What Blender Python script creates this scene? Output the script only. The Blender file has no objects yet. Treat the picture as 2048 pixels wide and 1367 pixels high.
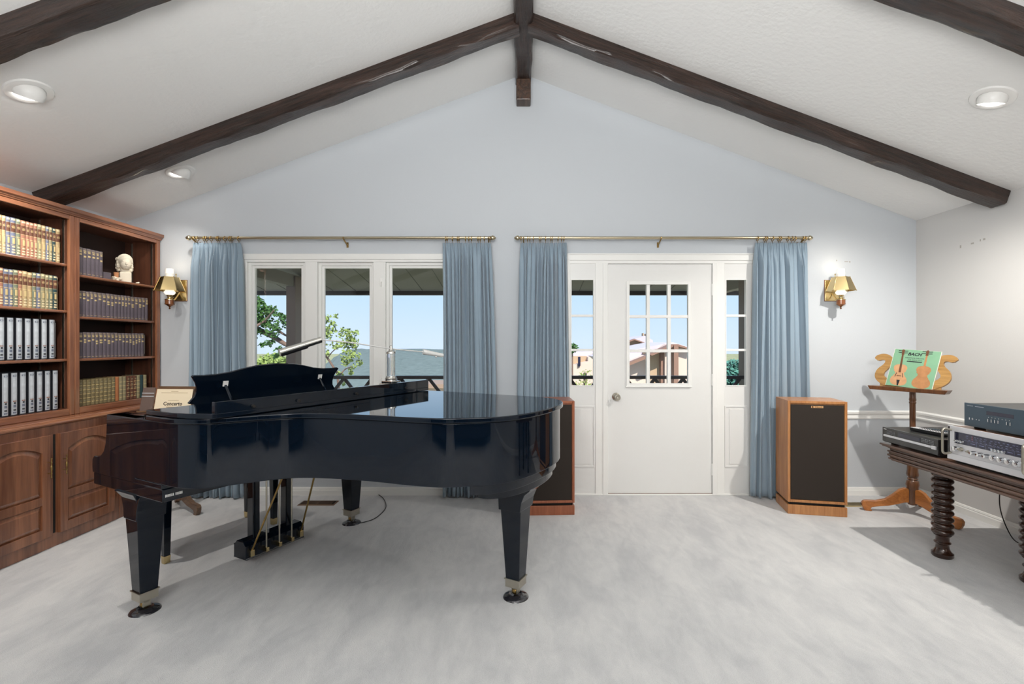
import bpy, bmesh, math, random
from math import sin, cos, pi, radians, sqrt, atan2
from mathutils import Vector, Matrix

S = bpy.context.scene
COL = S.collection
random.seed(7)

# ------------------------------------------------------------------ camera
F = 965.0                      # focal length in pixels of a 2048 px wide frame
CAMZ = 1.33
cam_d = bpy.data.cameras.new('camera'); cam = bpy.data.objects.new('camera', cam_d); COL.objects.link(cam)
cam.location = (0, 0, CAMZ); cam.rotation_euler = (pi/2, 0, 0)
cam_d.sensor_fit = 'HORIZONTAL'; cam_d.sensor_width = 36.0; cam_d.lens = F/2048*36.0
cam_d.shift_x = -23/2048; cam_d.shift_y = 2.5/2048
cam_d.clip_start = 0.05; cam_d.clip_end = 4000
S.camera = cam

# ------------------------------------------------------------------ view, world, sun, area lights
S.view_settings.view_transform = 'Standard'; S.view_settings.look = 'None'
S.view_settings.exposure = 0.20; S.view_settings.gamma = 1.0; S.view_settings.use_curve_mapping = False
S.cycles.use_denoising = True
S.cycles.max_bounces = 8; S.cycles.diffuse_bounces = 5; S.cycles.glossy_bounces = 4
S.cycles.transmission_bounces = 6; S.cycles.transparent_max_bounces = 16
S.cycles.caustics_reflective = False; S.cycles.caustics_refractive = False
S.cycles.sample_clamp_indirect = 4.0

W = bpy.data.worlds.new('World'); S.world = W; W.use_nodes = True
wn = W.node_tree.nodes; wl = W.node_tree.links; wn.clear()
wo = wn.new('ShaderNodeOutputWorld'); bg = wn.new('ShaderNodeBackground')
tc = wn.new('ShaderNodeTexCoord'); sx = wn.new('ShaderNodeSeparateXYZ'); rp = wn.new('ShaderNodeValToRGB')
wl.new(tc.outputs['Generated'], sx.inputs[0]); wl.new(sx.outputs['Z'], rp.inputs[0]); wl.new(rp.outputs[0], bg.inputs[0]); wl.new(bg.outputs[0], wo.inputs[0])
rp.color_ramp.elements[0].position = 0.0; rp.color_ramp.elements[0].color = (0.66, 0.80, 0.97, 1)
rp.color_ramp.elements[1].position = 0.16; rp.color_ramp.elements[1].color = (0.46, 0.70, 0.97, 1)
e = rp.color_ramp.elements.new(0.6); e.color = (0.22, 0.42, 0.80, 1)
bg.inputs[1].default_value = 1.0

def lamp(kind, name, loc, energy, color=(1, 1, 1), rot=(0, 0, 0), **kw):
    d = bpy.data.lights.new(name, kind); d.energy = energy; d.color = color
    for k, v in kw.items(): setattr(d, k, v)
    o = bpy.data.objects.new(name, d); COL.objects.link(o); o.location = loc; o.rotation_euler = rot
    return o
def aim(o, target):
    o.rotation_euler = (Vector(target) - o.location).to_track_quat('-Z', 'Y').to_euler(); return o

aim(lamp('SUN', 'sun', (0, 0, 50), 6.0, (1, 0.95, 0.87), angle=radians(0.6)), (-16, 46, 0))
# added area fills behind the camera: one aimed forward, one up at the ceiling
aim(lamp('AREA', 'rear_fill', (-0.3, -3.0, 2.75), 75, (1.0, 0.985, 0.96), shape='RECTANGLE', size=2.4, size_y=0.7), (0, 4.0, 0.6))
aim(lamp('AREA', 'ceiling_fill', (0, -0.6, 1.9), 142, (1.0, 0.99, 0.975), shape='RECTANGLE', size=1.6, size_y=1.2), (0, 0.3, 4.0))

# ------------------------------------------------------------------ materials
def srgb(r, g, b):
    f = lambda c: c/12.92 if c <= 0.04045 else ((c+0.055)/1.055)**2.4
    return (f(r/255), f(g/255), f(b/255), 1)
def mat(name, col, rough=0.5, metal=0.0, coat=0.0, bump=0.0, bscale=60, emit=None, estr=0.0, spec=0.5, var=0.0, vscale=4, coatr=0.03, sheen=0.0, trans=0.0, ior=1.45, stretch=(1, 1, 1)):
    m = bpy.data.materials.new(name); m.use_nodes = True
    nt = m.node_tree; b = nt.nodes['Principled BSDF']
    b.inputs['Base Color'].default_value = col; b.inputs['Roughness'].default_value = rough; b.inputs['Metallic'].default_value = metal
    b.inputs['Coat Weight'].default_value = coat; b.inputs['Coat Roughness'].default_value = coatr
    b.inputs['Specular IOR Level'].default_value = spec; b.inputs['IOR'].default_value = ior
    b.inputs['Sheen Weight'].default_value = sheen; b.inputs['Transmission Weight'].default_value = trans
    if emit: b.inputs['Emission Color'].default_value = emit; b.inputs['Emission Strength'].default_value = estr
    if bump or var:
        t = nt.nodes.new('ShaderNodeTexCoord'); mp = nt.nodes.new('ShaderNodeMapping'); mp.inputs['Scale'].default_value = stretch
        nt.links.new(t.outputs['Object'], mp.inputs[0])
    if bump:
        n = nt.nodes.new('ShaderNodeTexNoise'); n.inputs['Scale'].default_value = bscale; n.inputs['Detail'].default_value = 4
        nt.links.new(mp.outputs[0], n.inputs['Vector'])
        bp = nt.nodes.new('ShaderNodeBump'); bp.inputs['Strength'].default_value = bump; bp.inputs['Distance'].default_value = 0.01
        nt.links.new(n.outputs[0], bp.inputs['Height']); nt.links.new(bp.outputs[0], b.inputs['Normal'])
    if var:
        n = nt.nodes.new('ShaderNodeTexNoise'); n.inputs['Scale'].default_value = vscale; n.inputs['Detail'].default_value = 5
        nt.links.new(mp.outputs[0], n.inputs['Vector'])
        r = nt.nodes.new('ShaderNodeMapRange'); r.inputs['From Min'].default_value = 0.3; r.inputs['From Max'].default_value = 0.7
        r.inputs['To Min'].default_value = 1-var; r.inputs['To Max'].default_value = 1+var
        nt.links.new(n.outputs[0], r.inputs[0])
        mx = nt.nodes.new('ShaderNodeVectorMath'); mx.operation = 'SCALE'; mx.inputs[0].default_value = col[:3]
        nt.links.new(r.outputs[0], mx.inputs['Scale']); nt.links.new(mx.outputs[0], b.inputs['Base Color'])
    return m
def wood(name, c1, c2, axis='Z', scale=14, rough=0.35, coat=0.3, bump=0.12, dist=4.0, fine=1.0, bd=0.01):
    """grain that runs along AXIS of the object's own space"""
    m = bpy.data.materials.new(name); m.use_nodes = True
    nt = m.node_tree; b = nt.nodes['Principled BSDF']; N = nt.nodes.new; L = nt.links.new
    b.inputs['Roughness'].default_value = rough; b.inputs['Coat Weight'].default_value = coat; b.inputs['Coat Roughness'].default_value = 0.15
    t = N('ShaderNodeTexCoord'); mp = N('ShaderNodeMapping')
    s = {'X': (0.07, 1, 1), 'Y': (1, 0.07, 1), 'Z': (1, 1, 0.07)}[axis]
    mp.inputs['Scale'].default_value = [v*scale for v in s]; L(t.outputs['Object'], mp.inputs[0])
    n = N('ShaderNodeTexNoise'); n.inputs['Scale'].default_value = 1.0*fine; n.inputs['Detail'].default_value = 8; n.inputs['Roughness'].default_value = 0.65; n.inputs['Distortion'].default_value = dist*0.25
    L(mp.outputs[0], n.inputs['Vector'])
    n2 = N('ShaderNodeTexNoise'); n2.inputs['Scale'].default_value = 6.0; n2.inputs['Detail'].default_value = 3
    L(mp.outputs[0], n2.inputs['Vector'])
    ad = N('ShaderNodeMath'); ad.operation = 'MULTIPLY_ADD'; ad.inputs[1].default_value = 0.35; L(n2.outputs[0], ad.inputs[0]); L(n.outputs[0], ad.inputs[2])
    r = N('ShaderNodeValToRGB'); r.color_ramp.elements[0].position = 0.45; r.color_ramp.elements[0].color = c1
    r.color_ramp.elements[1].position = 0.85; r.color_ramp.elements[1].color = c2
    L(ad.outputs[0], r.inputs[0]); L(r.outputs[0], b.inputs['Base Color'])
    bp = N('ShaderNodeBump'); bp.inputs['Strength'].default_value = bump; bp.inputs['Distance'].default_value = bd
    L(ad.outputs[0], bp.inputs['Height']); L(bp.outputs[0], b.inputs['Normal'])
    return m

M = {}
M['wall'] = mat('wall_paint', srgb(197, 202, 207), 0.75, bump=0.05, bscale=90)
M['wallw'] = mat('warm_wall_paint', srgb(206, 205, 203), 0.75, bump=0.05, bscale=90)
M['ceil'] = mat('ceiling_plaster', srgb(238, 238, 236), 0.8, bump=0.22, bscale=34)
M['trim'] = mat('white_trim_paint', srgb(236, 236, 233), 0.35)
M['doorw'] = mat('white_door_paint', srgb(228, 228, 226), 0.32, var=0.01)
M['black'] = mat('black_lacquer', (0.002, 0.0055, 0.012, 1), 0.03, spec=0.5)  # blue cast of the lens veil is put into the lacquer colour
M['blackside'] = M['black']
M['brass'] = mat('brass', srgb(214, 192, 142), 0.25, 1.0)
M['brassd'] = mat('aged_brass', srgb(170, 140, 86), 0.3, 1.0, var=0.25, vscale=25)
M['rod'] = mat('champagne_metal', srgb(196, 184, 158), 0.28, 1.0)
M['nickel'] = mat('satin_nickel', srgb(186, 180, 166), 0.3, 1.0)
M['chrome'] = mat('chrome', srgb(225, 226, 228), 0.08, 1.0)
M['cab'] = wood('cherry_cabinet_wood', srgb(98, 58, 40), srgb(152, 100, 70), 'Z', 9, 0.24, 0.7, 0.03)
M['caby'] = wood('cherry_cabinet_wood_lengthwise', srgb(98, 58, 40), srgb(154, 102, 72), 'Y', 9, 0.24, 0.7, 0.03)
M['cabdark'] = mat('dark_bookcase_back', srgb(44, 28, 24), 0.6, var=0.2, vscale=6)
M['beam'] = wood('dark_hewn_beam', srgb(12, 8, 6), srgb(74, 52, 42), 'X', 22, 0.36, 0.35, 1.0, 9.0, bd=0.035)
M['beamy'] = wood('dark_hewn_ridge_beam', srgb(26, 17, 13), srgb(90, 64, 48), 'Y', 16, 0.42, 0.25, 0.9, 9.0)
M['spk'] = wood('honey_speaker_wood', srgb(156, 100, 56), srgb(196, 140, 90), 'Z', 26, 0.35, 0.2, 0.04)
M['spkr'] = wood('reddish_speaker_wood', srgb(134, 74, 48), srgb(170, 102, 70), 'Z', 26, 0.35, 0.2, 0.04)
M['grille'] = mat('speaker_cloth', srgb(58, 52, 48), 0.95, bump=0.3, bscale=700, spec=0.15)
M['oakd'] = wood('carved_dark_oak', srgb(52, 34, 26), srgb(116, 86, 70), 'Y', 22, 0.3, 0.45, 0.25)
M['legd'] = wood('dark_turned_oak', srgb(22, 12, 9), srgb(66, 38, 24), 'Z', 30, 0.22, 0.6, 0.15)
M['stand'] = wood('golden_stand_wood', srgb(140, 100, 52), srgb(186, 146, 88), 'X', 24, 0.3, 0.4, 0.05)
M['standd'] = wood('walnut_stand_wood', srgb(66, 40, 26), srgb(122, 80, 50), 'Z', 24, 0.3, 0.4, 0.05)
M['standf'] = wood('orange_stand_wood', srgb(142, 82, 32), srgb(190, 120, 56), 'X', 20, 0.3, 0.4, 0.05)
M['white'] = mat('white_enamel', srgb(238, 237, 234), 0.35)
M['grey'] = mat('grey_plastic', srgb(120, 122, 126), 0.4)
M['blackp'] = mat('black_plastic', (0.012, 0.012, 0.014, 1), 0.28)
M['rubber'] = mat('dark_rubber', (0.02, 0.018, 0.016, 1), 0.5)
M['gold'] = mat('gilt_lettering', srgb(204, 182, 132), 0.5, 0.2)
M['darkslot'] = mat('dark_gap', (0.01, 0.009, 0.008, 1), 0.8)

def carpet():
    m = bpy.data.materials.new('grey_carpet'); m.use_nodes = True; nt = m.node_tree; b = nt.nodes['Principled BSDF']; N = nt.nodes.new; L = nt.links.new
    b.inputs['Roughness'].default_value = 0.95; b.inputs['Specular IOR Level'].default_value = 0.1; b.inputs['Sheen Weight'].default_value = 0.25
    t = N('ShaderNodeTexCoord')
    mp = N('ShaderNodeMapping'); mp.inputs['Rotation'].default_value = (0, 0, 0.5); mp.inputs['Scale'].default_value = (2.3, 1.0, 1); L(t.outputs['Object'], mp.inputs[0])
    n = N('ShaderNodeTexNoise'); n.inputs['Scale'].default_value = 1.7; n.inputs['Detail'].default_value = 6; n.inputs['Roughness'].default_value = 0.62; n.inputs['Distortion'].default_value = 0.45; L(mp.outputs[0], n.inputs['Vector'])
    n3 = N('ShaderNodeTexNoise'); n3.inputs['Scale'].default_value = 7.0; n3.inputs['Detail'].default_value = 4; n3.inputs['Distortion'].default_value = 0.8; L(mp.outputs[0], n3.inputs['Vector'])
    am = N('ShaderNodeMath'); am.operation = 'MULTIPLY_ADD'; am.inputs[1].default_value = 0.28; L(n3.outputs[0], am.inputs[0])
    am2 = N('ShaderNodeMath'); am2.operation = 'MULTIPLY'; am2.inputs[1].default_value = 0.75; L(n.outputs[0], am2.inputs[0]); L(am2.outputs[0], am.inputs[2])
    r = N('ShaderNodeValToRGB'); r.color_ramp.elements[0].position = 0.38; r.color_ramp.elements[0].color = srgb(192, 193, 195)
    r.color_ramp.elements[1].position = 0.62; r.color_ramp.elements[1].color = srgb(214, 214, 214); L(am.outputs[0], r.inputs[0])
    f = N('ShaderNodeTexNoise'); f.inputs['Scale'].default_value = 260; f.inputs['Detail'].default_value = 2; L(t.outputs['Object'], f.inputs['Vector'])
    mr = N('ShaderNodeMapRange'); mr.inputs['From Min'].default_value = 0.3; mr.inputs['From Max'].default_value = 0.7; mr.inputs['To Min'].default_value = 0.91; mr.inputs['To Max'].default_value = 1.06; L(f.outputs[0], mr.inputs[0])
    mx = N('ShaderNodeVectorMath'); mx.operation = 'SCALE'; L(r.outputs[0], mx.inputs[0]); L(mr.outputs[0], mx.inputs['Scale']); L(mx.outputs[0], b.inputs['Base Color'])
    bp = N('ShaderNodeBump'); bp.inputs['Strength'].default_value = 0.5; bp.inputs['Distance'].default_value = 0.006; L(f.outputs[0], bp.inputs['Height'])
    bp2 = N('ShaderNodeBump'); bp2.inputs['Strength'].default_value = 0.35; bp2.inputs['Distance'].default_value = 0.03; L(am.outputs[0], bp2.inputs['Height']); L(bp.outputs[0], bp2.inputs['Normal']); L(bp2.outputs[0], b.inputs['Normal'])
    return m
M['carpet'] = carpet()

# ------------------------------------------------------------------ mesh helpers
class MB:
    """collects faces of one mesh; mi is the material slot"""
    def __init__(s): s.v = []; s.f = []; s.m = []
    def add(s, vs, fs, mi=0, mx=None):
        k = len(s.v)
        s.v += [tuple((mx @ Vector(p)) if mx else p) for p in vs]
        s.f += [[i+k for i in f] for f in fs]; s.m += [mi]*len(fs); return s
    def box(s, x0, x1, y0, y1, z0, z1, mi=0, mx=None):
        v = [(x0, y0, z0), (x1, y0, z0), (x1, y1, z0), (x0, y1, z0), (x0, y0, z1), (x1, y0, z1), (x1, y1, z1), (x0, y1, z1)]
        return s.add(v, [[0, 3, 2, 1], [4, 5, 6, 7], [0, 1, 5, 4], [1, 2, 6, 5], [2, 3, 7, 6], [3, 0, 4, 7]], mi, mx)
    def prism(s, poly, lo, hi, axis='z', mi=0, mx=None):
        """polygon of 2-D points extruded along AXIS; 2-D axes are the two others in x,y,z order"""
        def p3(p, h):
            return {'z': (p[0], p[1], h), 'y': (p[0], h, p[1]), 'x': (h, p[0], p[1])}[axis]
        n = len(poly); v = [p3(p, lo) for p in poly]+[p3(p, hi) for p in poly]
        f = [list(range(n))[::-1], [i+n for i in range(n)]]+[[i, (i+1) % n, (i+1) % n+n, i+n] for i in range(n)]
        return s.add(v, f, mi, mx)
    def lathe(s, prof, seg=24, mi=0, mx=None, cap=True):
        v = []; f = []
        for r, z in prof:
            for k in range(seg):
                a = 2*pi*k/seg; v.append((r*cos(a), r*sin(a), z))
        for i in range(len(prof)-1):
            for k in range(seg):
                k2 = (k+1) % seg; f.append([i*seg+k, i*seg+k2, (i+1)*seg+k2, (i+1)*seg+k])
        if cap:
            if prof[0][0] > 1e-5: f.append([k for k in range(seg)][::-1])
            if prof[-1][0] > 1e-5: f.append([(len(prof)-1)*seg+k for k in range(seg)])
        return s.add(v, f, mi, mx)
    def tube(s, pts, r, seg=8, mi=0, mx=None, closed=False):
        P = [Vector(p) for p in pts]; n = len(P); v = []; f = []
        rr = r if isinstance(r, (list, tuple)) else [r]*n
        prev = None
        for i, p in enumerate(P):
            a = P[(i-1) % n] if (i or closed) else P[0]; b = P[(i+1) % n] if (i < n-1 or closed) else P[-1]
            t = (b-a).normalized() if (b-a).length > 1e-9 else Vector((0, 0, 1))
            if prev is None:
                u = t.orthogonal().normalized()
            else:
                u = (prev - t*prev.dot(t)); u = u.normalized() if u.length > 1e-6 else t.orthogonal().normalized()
            prev = u; w = t.cross(u)
            for k in range(seg):
                an = 2*pi*k/seg; v.append(tuple(p+(u*cos(an)+w*sin(an))*rr[i]))
        rng = n if closed else n-1
        for i in range(rng):
            for k in range(seg):
                k2 = (k+1) % seg; j = (i+1) % n
                f.append([i*seg+k, i*seg+k2, j*seg+k2, j*seg+k])
        if not closed: f += [list(range(seg))[::-1], [(n-1)*seg+k for k in range(seg)]]
        return s.add(v, f, mi, mx)
    def ball(s, c, r, mi=0, sub=2, sc=(1, 1, 1), mx=None):
        bm = bmesh.new(); bmesh.ops.create_icosphere(bm, subdivisions=sub, radius=1)
        v = [(c[0]+q.co.x*r*sc[0], c[1]+q.co.y*r*sc[1], c[2]+q.co.z*r*sc[2]) for q in bm.verts]; f = [[q.index for q in g.verts] for g in bm.faces]; bm.free()
        return s.add(v, f, mi, mx)

def obj(name, mb, mats, parent=None, bevel=0.0, smooth=None, seg=2, label=None, loc=None):
    me = bpy.data.meshes.new(name); me.from_pydata(mb.v, [], mb.f)
    if not isinstance(mats, (list, tuple)): mats = [mats]
    for m in mats: me.materials.append(m)
    me.polygons.foreach_set('material_index', mb.m)
    bm = bmesh.new(); bm.from_mesh(me); bmesh.ops.recalc_face_normals(bm, faces=bm.faces); bm.to_mesh(me); bm.free()
    if smooth is not None:
        me.polygons.foreach_set('use_smooth', [True]*len(me.polygons)); me.set_sharp_from_angle(angle=radians(smooth))
    me.update()
    o = bpy.data.objects.new(name, me); COL.objects.link(o)
    if parent: o.parent = parent
    if loc: o.location = loc
    if bevel:
        b = o.modifiers.new('bevel', 'BEVEL'); b.width = bevel; b.segments = seg; b.limit_method = 'ANGLE'; b.angle_limit = radians(40)
        if smooth is not None: b.harden_normals = True
    if label: o['label'] = label
    return o
def thing(name, label, cat, loc=(0, 0, 0), rz=0.0, group=None):
    o = bpy.data.objects.new(name, None); COL.objects.link(o); o.empty_display_size = 0.1
    o.location = loc; o.rotation_euler = (0, 0, rz); o['label'] = label; o['category'] = cat
    if group: o['group'] = group
    return o
def tag(o, label, cat, group=None, kind=None):
    if label: o['label'] = label
    if cat: o['category'] = cat
    if group: o['group'] = group
    if kind: o['kind'] = kind
    return o
def struct(name, mb, m, bevel=0.0, smooth=None, parent=None):
    o = obj(name, mb, m, parent, bevel, smooth)
    if not parent: o['kind'] = 'structure'
    return o
def dup(root, loc=None, rz=None, label=None, group=None):
    r = root.copy(); COL.objects.link(r)
    if loc is not None: r.location = loc
    if rz is not None: r.rotation_euler = (0, 0, rz)
    if label: r['label'] = label
    if group: r['group'] = group
    for ch in list(root.children):
        c = ch.copy(); COL.objects.link(c); c.parent = r
        for g in ch.children:
            d = g.copy(); COL.objects.link(d); d.parent = c
    return r
def text_mesh(body, size, mb, mi, mx, align='CENTER', depth=0.0, shear=0.0, weight=0.0):
    c = bpy.data.curves.new('lettering', 'FONT'); c.body = body; c.size = size; c.align_x = align; c.align_y = 'CENTER'; c.extrude = depth; c.shear = shear; c.offset = weight
    c.resolution_u = 2
    t = bpy.data.objects.new('lettering', c); COL.objects.link(t); bpy.context.view_layer.update()
    me = bpy.data.meshes.new_from_object(t)
    mb.add([tuple(v.co) for v in me.vertices], [list(p.vertices) for p in me.polygons], mi, mx)
    bpy.data.objects.remove(t); bpy.data.curves.remove(c); bpy.data.meshes.remove(me)
def catmull(P, n=6, closed=False):
    out = []; N = len(P)
    rng = range(N) if closed else range(N-1)
    for i in rng:
        g = lambda k: P[k % N] if closed else P[max(0, min(N-1, k))]
        p0, p1, p2, p3 = g(i-1), g(i), g(i+1), g(i+2)
        for k in range(n):
            t = k/n
            out.append(tuple(0.5*((2*b)+(-a+c)*t+(2*a-5*b+4*c-d)*t*t+(-a+3*b-3*c+d)*t**3) for a, b, c, d in zip(p0, p1, p2, p3)))
    if not closed: out.append(tuple(P[-1]))
    return out

# ================================================================== THE ROOM
YB = 4.23            # back wall
XL, XR = -3.472, 3.442
PK, EV = 3.685, 2.40 # ridge and eave heights
YR = -4.2            # rear wall
def ceil_z(x): return PK-(PK-EV)*abs(x)/3.455

# floor
struct('floor', MB().box(XL-0.1, XR+0.1, YR-0.1, YB+0.12, -0.1, 0.0), M['carpet'])
# back wall (with openings for the triple window and the door unit)
TH = 0.16
WX0, WX1, WZ0, WZ1 = -2.445, -0.62, 0.80, 2.062      # window opening
DX0, DX1, DZ1 = 0.395, 2.02, 2.062                    # door unit opening
mb = MB()
def wallpoly(pts): mb.prism(pts, YB, YB+TH, 'y')
wallpoly([(XL-0.1, 0), (WX0, 0), (WX0, ceil_z(WX0)+0.05), (XL-0.1, EV)])
wallpoly([(WX0, 0), (WX1, 0), (WX1, WZ0), (WX0, WZ0)])
wallpoly([(WX0, WZ1), (WX1, WZ1), (WX1, ceil_z(WX1)+0.05), (WX0, ceil_z(WX0)+0.05)])
wallpoly([(WX1, 0), (DX0, 0), (DX0, ceil_z(DX0)+0.05), (0, PK+0.05), (WX1, ceil_z(WX1)+0.05)])
wallpoly([(DX0, DZ1), (DX1, DZ1), (DX1, ceil_z(DX1)+0.05), (DX0, ceil_z(DX0)+0.05)])
wallpoly([(DX1, 0), (XR+0.1, 0), (XR+0.1, EV), (DX1, ceil_z(DX1)+0.05)])
struct('wall_back', mb, M['wall'])
struct('wall_left', MB().box(XL-0.12, XL, YR, YB, 0, EV+0.02), M['wall'])
mbr = MB().box(XR, XR+0.12, YR, YB, 0, EV+0.02)
struct('wall_right', mbr, M['wallw'])
struct('wall_rear', MB().prism([(XL-0.1, 0), (XR+0.1, 0), (XR+0.1, EV), (0, PK), (XL-0.1, EV)], YR-0.12, YR, 'y'), M['wallw'])
mb = MB()
mb.prism([(XL-0.12, ceil_z(XL-0.12)), (0, PK), (XR+0.12, ceil_z(XR+0.12)), (XR+0.12, ceil_z(XR+0.12)+0.2), (0, PK+0.2), (XL-0.12, ceil_z(XL-0.12)+0.2)], YR-0.12, YB+TH, 'y')
struct('ceiling', mb, M['ceil'])

# plaster scuffs left on the right wall and by the right lamp
def scuffs(name, label, pts, m):
    o = thing(name, label, 'wall mark', (0, 0, 0))
    for (x, y, z, sx_, sz) in pts:
        b = MB()
        if sx_ < 0: b.box(x-0.0008, x, y-abs(sx_), y+abs(sx_), z-sz, z+sz)
        else: b.box(x-sx_, x+sx_, y-0.0008, y, z-sz, z+sz)
        obj('mark', b, m, o)
    return o
M['scuff'] = mat('old_wall_stain', srgb(168, 164, 158), 0.9)
scuffs('wall_scuff', 'row of faint dark spots high on the right wall below the beam end', [(XR, 3.80, 2.09, -0.006, 0.012), (XR, 3.70, 2.095, -0.012, 0.006), (XR, 3.635, 2.105, -0.004, 0.008), (XR, 3.605, 2.107, -0.009, 0.007)], M['scuff'])
scuffs('wall_scuff', 'small dark scratches on the back wall above the right brass lamp', [(2.745, YB, 2.055, 0.004, 0.006), (2.83, YB, 2.045, 0.016, 0.003), (2.86, YB, 2.043, 0.006, 0.005)], M['scuff'])

# ---- hewn beams
def hewn(name, label, p0, p1, w, h, m, seed, along='X'):
    """beam from p0 to p1 (top centre line), w wide, h deep, with irregular hewn edges; local X runs along"""
    d = Vector(p1)-Vector(p0); L = d.length; n = int(L/0.055); random.seed(seed)
    v = []; f = []; ring = 8
    ph = [random.uniform(0, 6) for _ in range(6)]
    for i in range(n+1):
        x = L*i/n
        j = lambda k: 0.0035*sin(x*9+ph[k])+0.0022*sin(x*23+ph[(k+2) % 6])+random.uniform(-0.0015, 0.0015)
        hw = w/2
        pts = [(-hw, 0), (-hw+j(0)*.4, -h*0.5), (-hw+j(1), -h+0.012+j(2)), (-hw+0.012+j(3), -h+j(4)), (hw-0.012+j(5), -h+j(0)), (hw+j(2), -h+0.012+j(1)), (hw+j(3)*.4, -h*0.5), (hw, 0)]
        v += [(x, a, b) for a, b in pts]
    for i in range(n):
        for k in range(ring): f.append([i*ring+k, i*ring+(k+1) % ring, (i+1)*ring+(k+1) % ring, (i+1)*ring+k])
    f += [list(range(ring)), [n*ring+k for k in range(ring)][::-1]]
    X = d.normalized(); Yv = Vector((0, 0, 1)).cross(X).normalized(); Z = X.cross(Yv)
    b = MB(); b.add(v, f)
    o = obj(name, b, m, smooth=50)
    o.matrix_world = Matrix.Translation(Vector(p0)) @ Matrix((X, Yv, Z)).transposed().to_4x4()
    tag(o, label, 'ceiling beam'); return o
hewn('ceiling_beam', 'dark hewn ridge beam running along the peak of the ceiling', (0, -4.1, PK+0.02), (0, 4.228, PK+0.02), 0.132, 0.125, M['beam'], 3)
for i, yb in enumerate([3.467, 2.237, 1.0, -0.23, -1.46]):
    wh = ['nearest the window wall', 'crossing the top corner of the picture', 'third from the window wall', 'fourth from the window wall', 'fifth from the window wall'][i]
    hewn('ceiling_beam', 'dark hewn rafter on the left slope, '+wh, (XL+0.002, yb, ceil_z(XL)+0.001), (-0.066, yb, ceil_z(0.066)+0.001), 0.125, 0.10, M['beam'], 10+i)
    hewn('ceiling_beam', 'dark hewn rafter on the right slope, '+wh, (0.066, yb, ceil_z(0.066)+0.001), (XR-0.002, yb, ceil_z(XR)+0.001), 0.125, 0.10, M['beam'], 20+i)
tag(obj('beam_corbel', MB().box(-0.062, 0.062, 4.10, 4.229, 3.40, 3.582), M['beamy'], bevel=0.008), 'dark wooden block on the wall under the end of the ridge beam', 'corbel')

# ---- baseboards and chair rail
def mould(prof, p0, p1, inward):
    """profile of (out, z) swept between floor points p0, p1; inward = direction away from the wall"""
    b = MB(); v = []
    for p in (p0, p1):
        v += [(p[0]+inward[0]*o_, p[1]+inward[1]*o_, z) for o_, z in prof]
    n = len(prof)
    b.add(v, [[i, (i+1) % n, (i+1) % n+n, i+n] for i in range(n)]+[list(range(n)), [i+n for i in range(n)][::-1]]); return b
BP = [(-0.003, 0), (0.014, 0), (0.014, 0.045), (0.010, 0.052), (0.012, 0.058), (0.007, 0.07), (-0.003, 0.072)]
RP = [(-0.003, 0.668), (0.010, 0.668), (0.014, 0.68), (0.010, 0.69), (0.010, 0.705), (0.02, 0.715), (0.022, 0.73), (0.012, 0.74), (-0.003, 0.74)]
o = struct('baseboard_back', mould(BP, (-2.9, YB), (DX0-0.02, YB), (0, -1)), M['trim'])
o2 = struct('baseboard_back_right', mould(BP, (DX1+0.02, YB), (XR, YB), (0, -1)), M['trim'])
struct('baseboard_right', mould(BP, (XR, YR), (XR, YB), (-1, 0)), M['trim'])
struct('trim_1', mould(RP, (DX1+0.06, YB), (XR, YB), (0, -1)), M['trim'])
struct('trim_2', mould(RP, (XR, YR), (XR, YB), (-1, 0)), M['trim'])
struct('trim_3', mould(RP, (-0.60, YB), (DX0-0.06, YB), (0, -1)), M['trim'])

# ---- glass
def glassmat():
    m = bpy.data.materials.new('window_glass'); m.use_nodes = True; nt = m.node_tree; nt.nodes.clear(); N = nt.nodes.new; L = nt.links.new
    o = N('ShaderNodeOutputMaterial'); mx = N('ShaderNodeMixShader'); t = N('ShaderNodeBsdfTransparent'); g = N('ShaderNodeBsdfGlossy')
    g.inputs['Roughness'].default_value = 0.01; t.inputs[0].default_value = (0.985, 0.99, 0.99, 1); mx.inputs[0].default_value = 0.02
    L(t.outputs[0], mx.inputs[1]); L(g.outputs[0], mx.inputs[2]); L(mx.outputs[0], o.inputs[0]); return m
M['glass'] = glassmat()
def frame_box(b, x0, x1, z0, z1, y0, y1, w, wb=None, wt=None, mi=0):
    wb = wb or w; wt = wt or w
    b.box(x0, x0+w, y0, y1, z0, z1, mi); b.box(x1-w, x1, y0, y1, z0, z1, mi)
    b.box(x0+w, x1-w, y0, y1, z0, z0+wb, mi); b.box(x0+w, x1-w, y0, y1, z1-wt, z1, mi)

# ---- window_1: three casements in one frame
wf = MB()
frame_box(wf, WX0-0.055, WX1+0.055, WZ0-0.06, WZ1+0.05, YB-0.016, YB, 0.055, 0.06, 0.05)       # casing on the wall
frame_box(wf, WX0, WX1, WZ0, WZ1, YB-0.008, YB+TH, 0.022)                                        # jamb lining
for xm in (-1.862, -1.262):
    wf.box(xm-0.033-0.02, xm+0.033+0.02, YB-0.006, YB+TH, WZ0, WZ1)                              # mullions
win = struct('window_1', wf, M['trim'], bevel=0.004)
sp = [(WX0+0.022, -1.915), (-1.809, -1.315), (-1.209, WX1-0.022)]
for i, (a, c) in enumerate(sp):
    f_ = MB(); y0 = YB+0.02+(0.008 if i == 1 else 0)
    frame_box(f_, a, c, WZ0+0.022, WZ1-0.022, y0, y0+0.045, 0.026, 0.04, 0.026)
    frame_box(f_, a+0.026, c-0.026, WZ0+0.06, WZ1-0.048, y0+0.012, y0+0.04, 0.022, 0.02, 0.022)
    s_ = obj('sash', f_, M['trim'], win, bevel=0.003)
    obj('pane', MB().box(a+0.04, c-0.04, y0+0.024, y0+0.028, WZ0+0.07, WZ1-0.062), M['glass'], s_)
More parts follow.
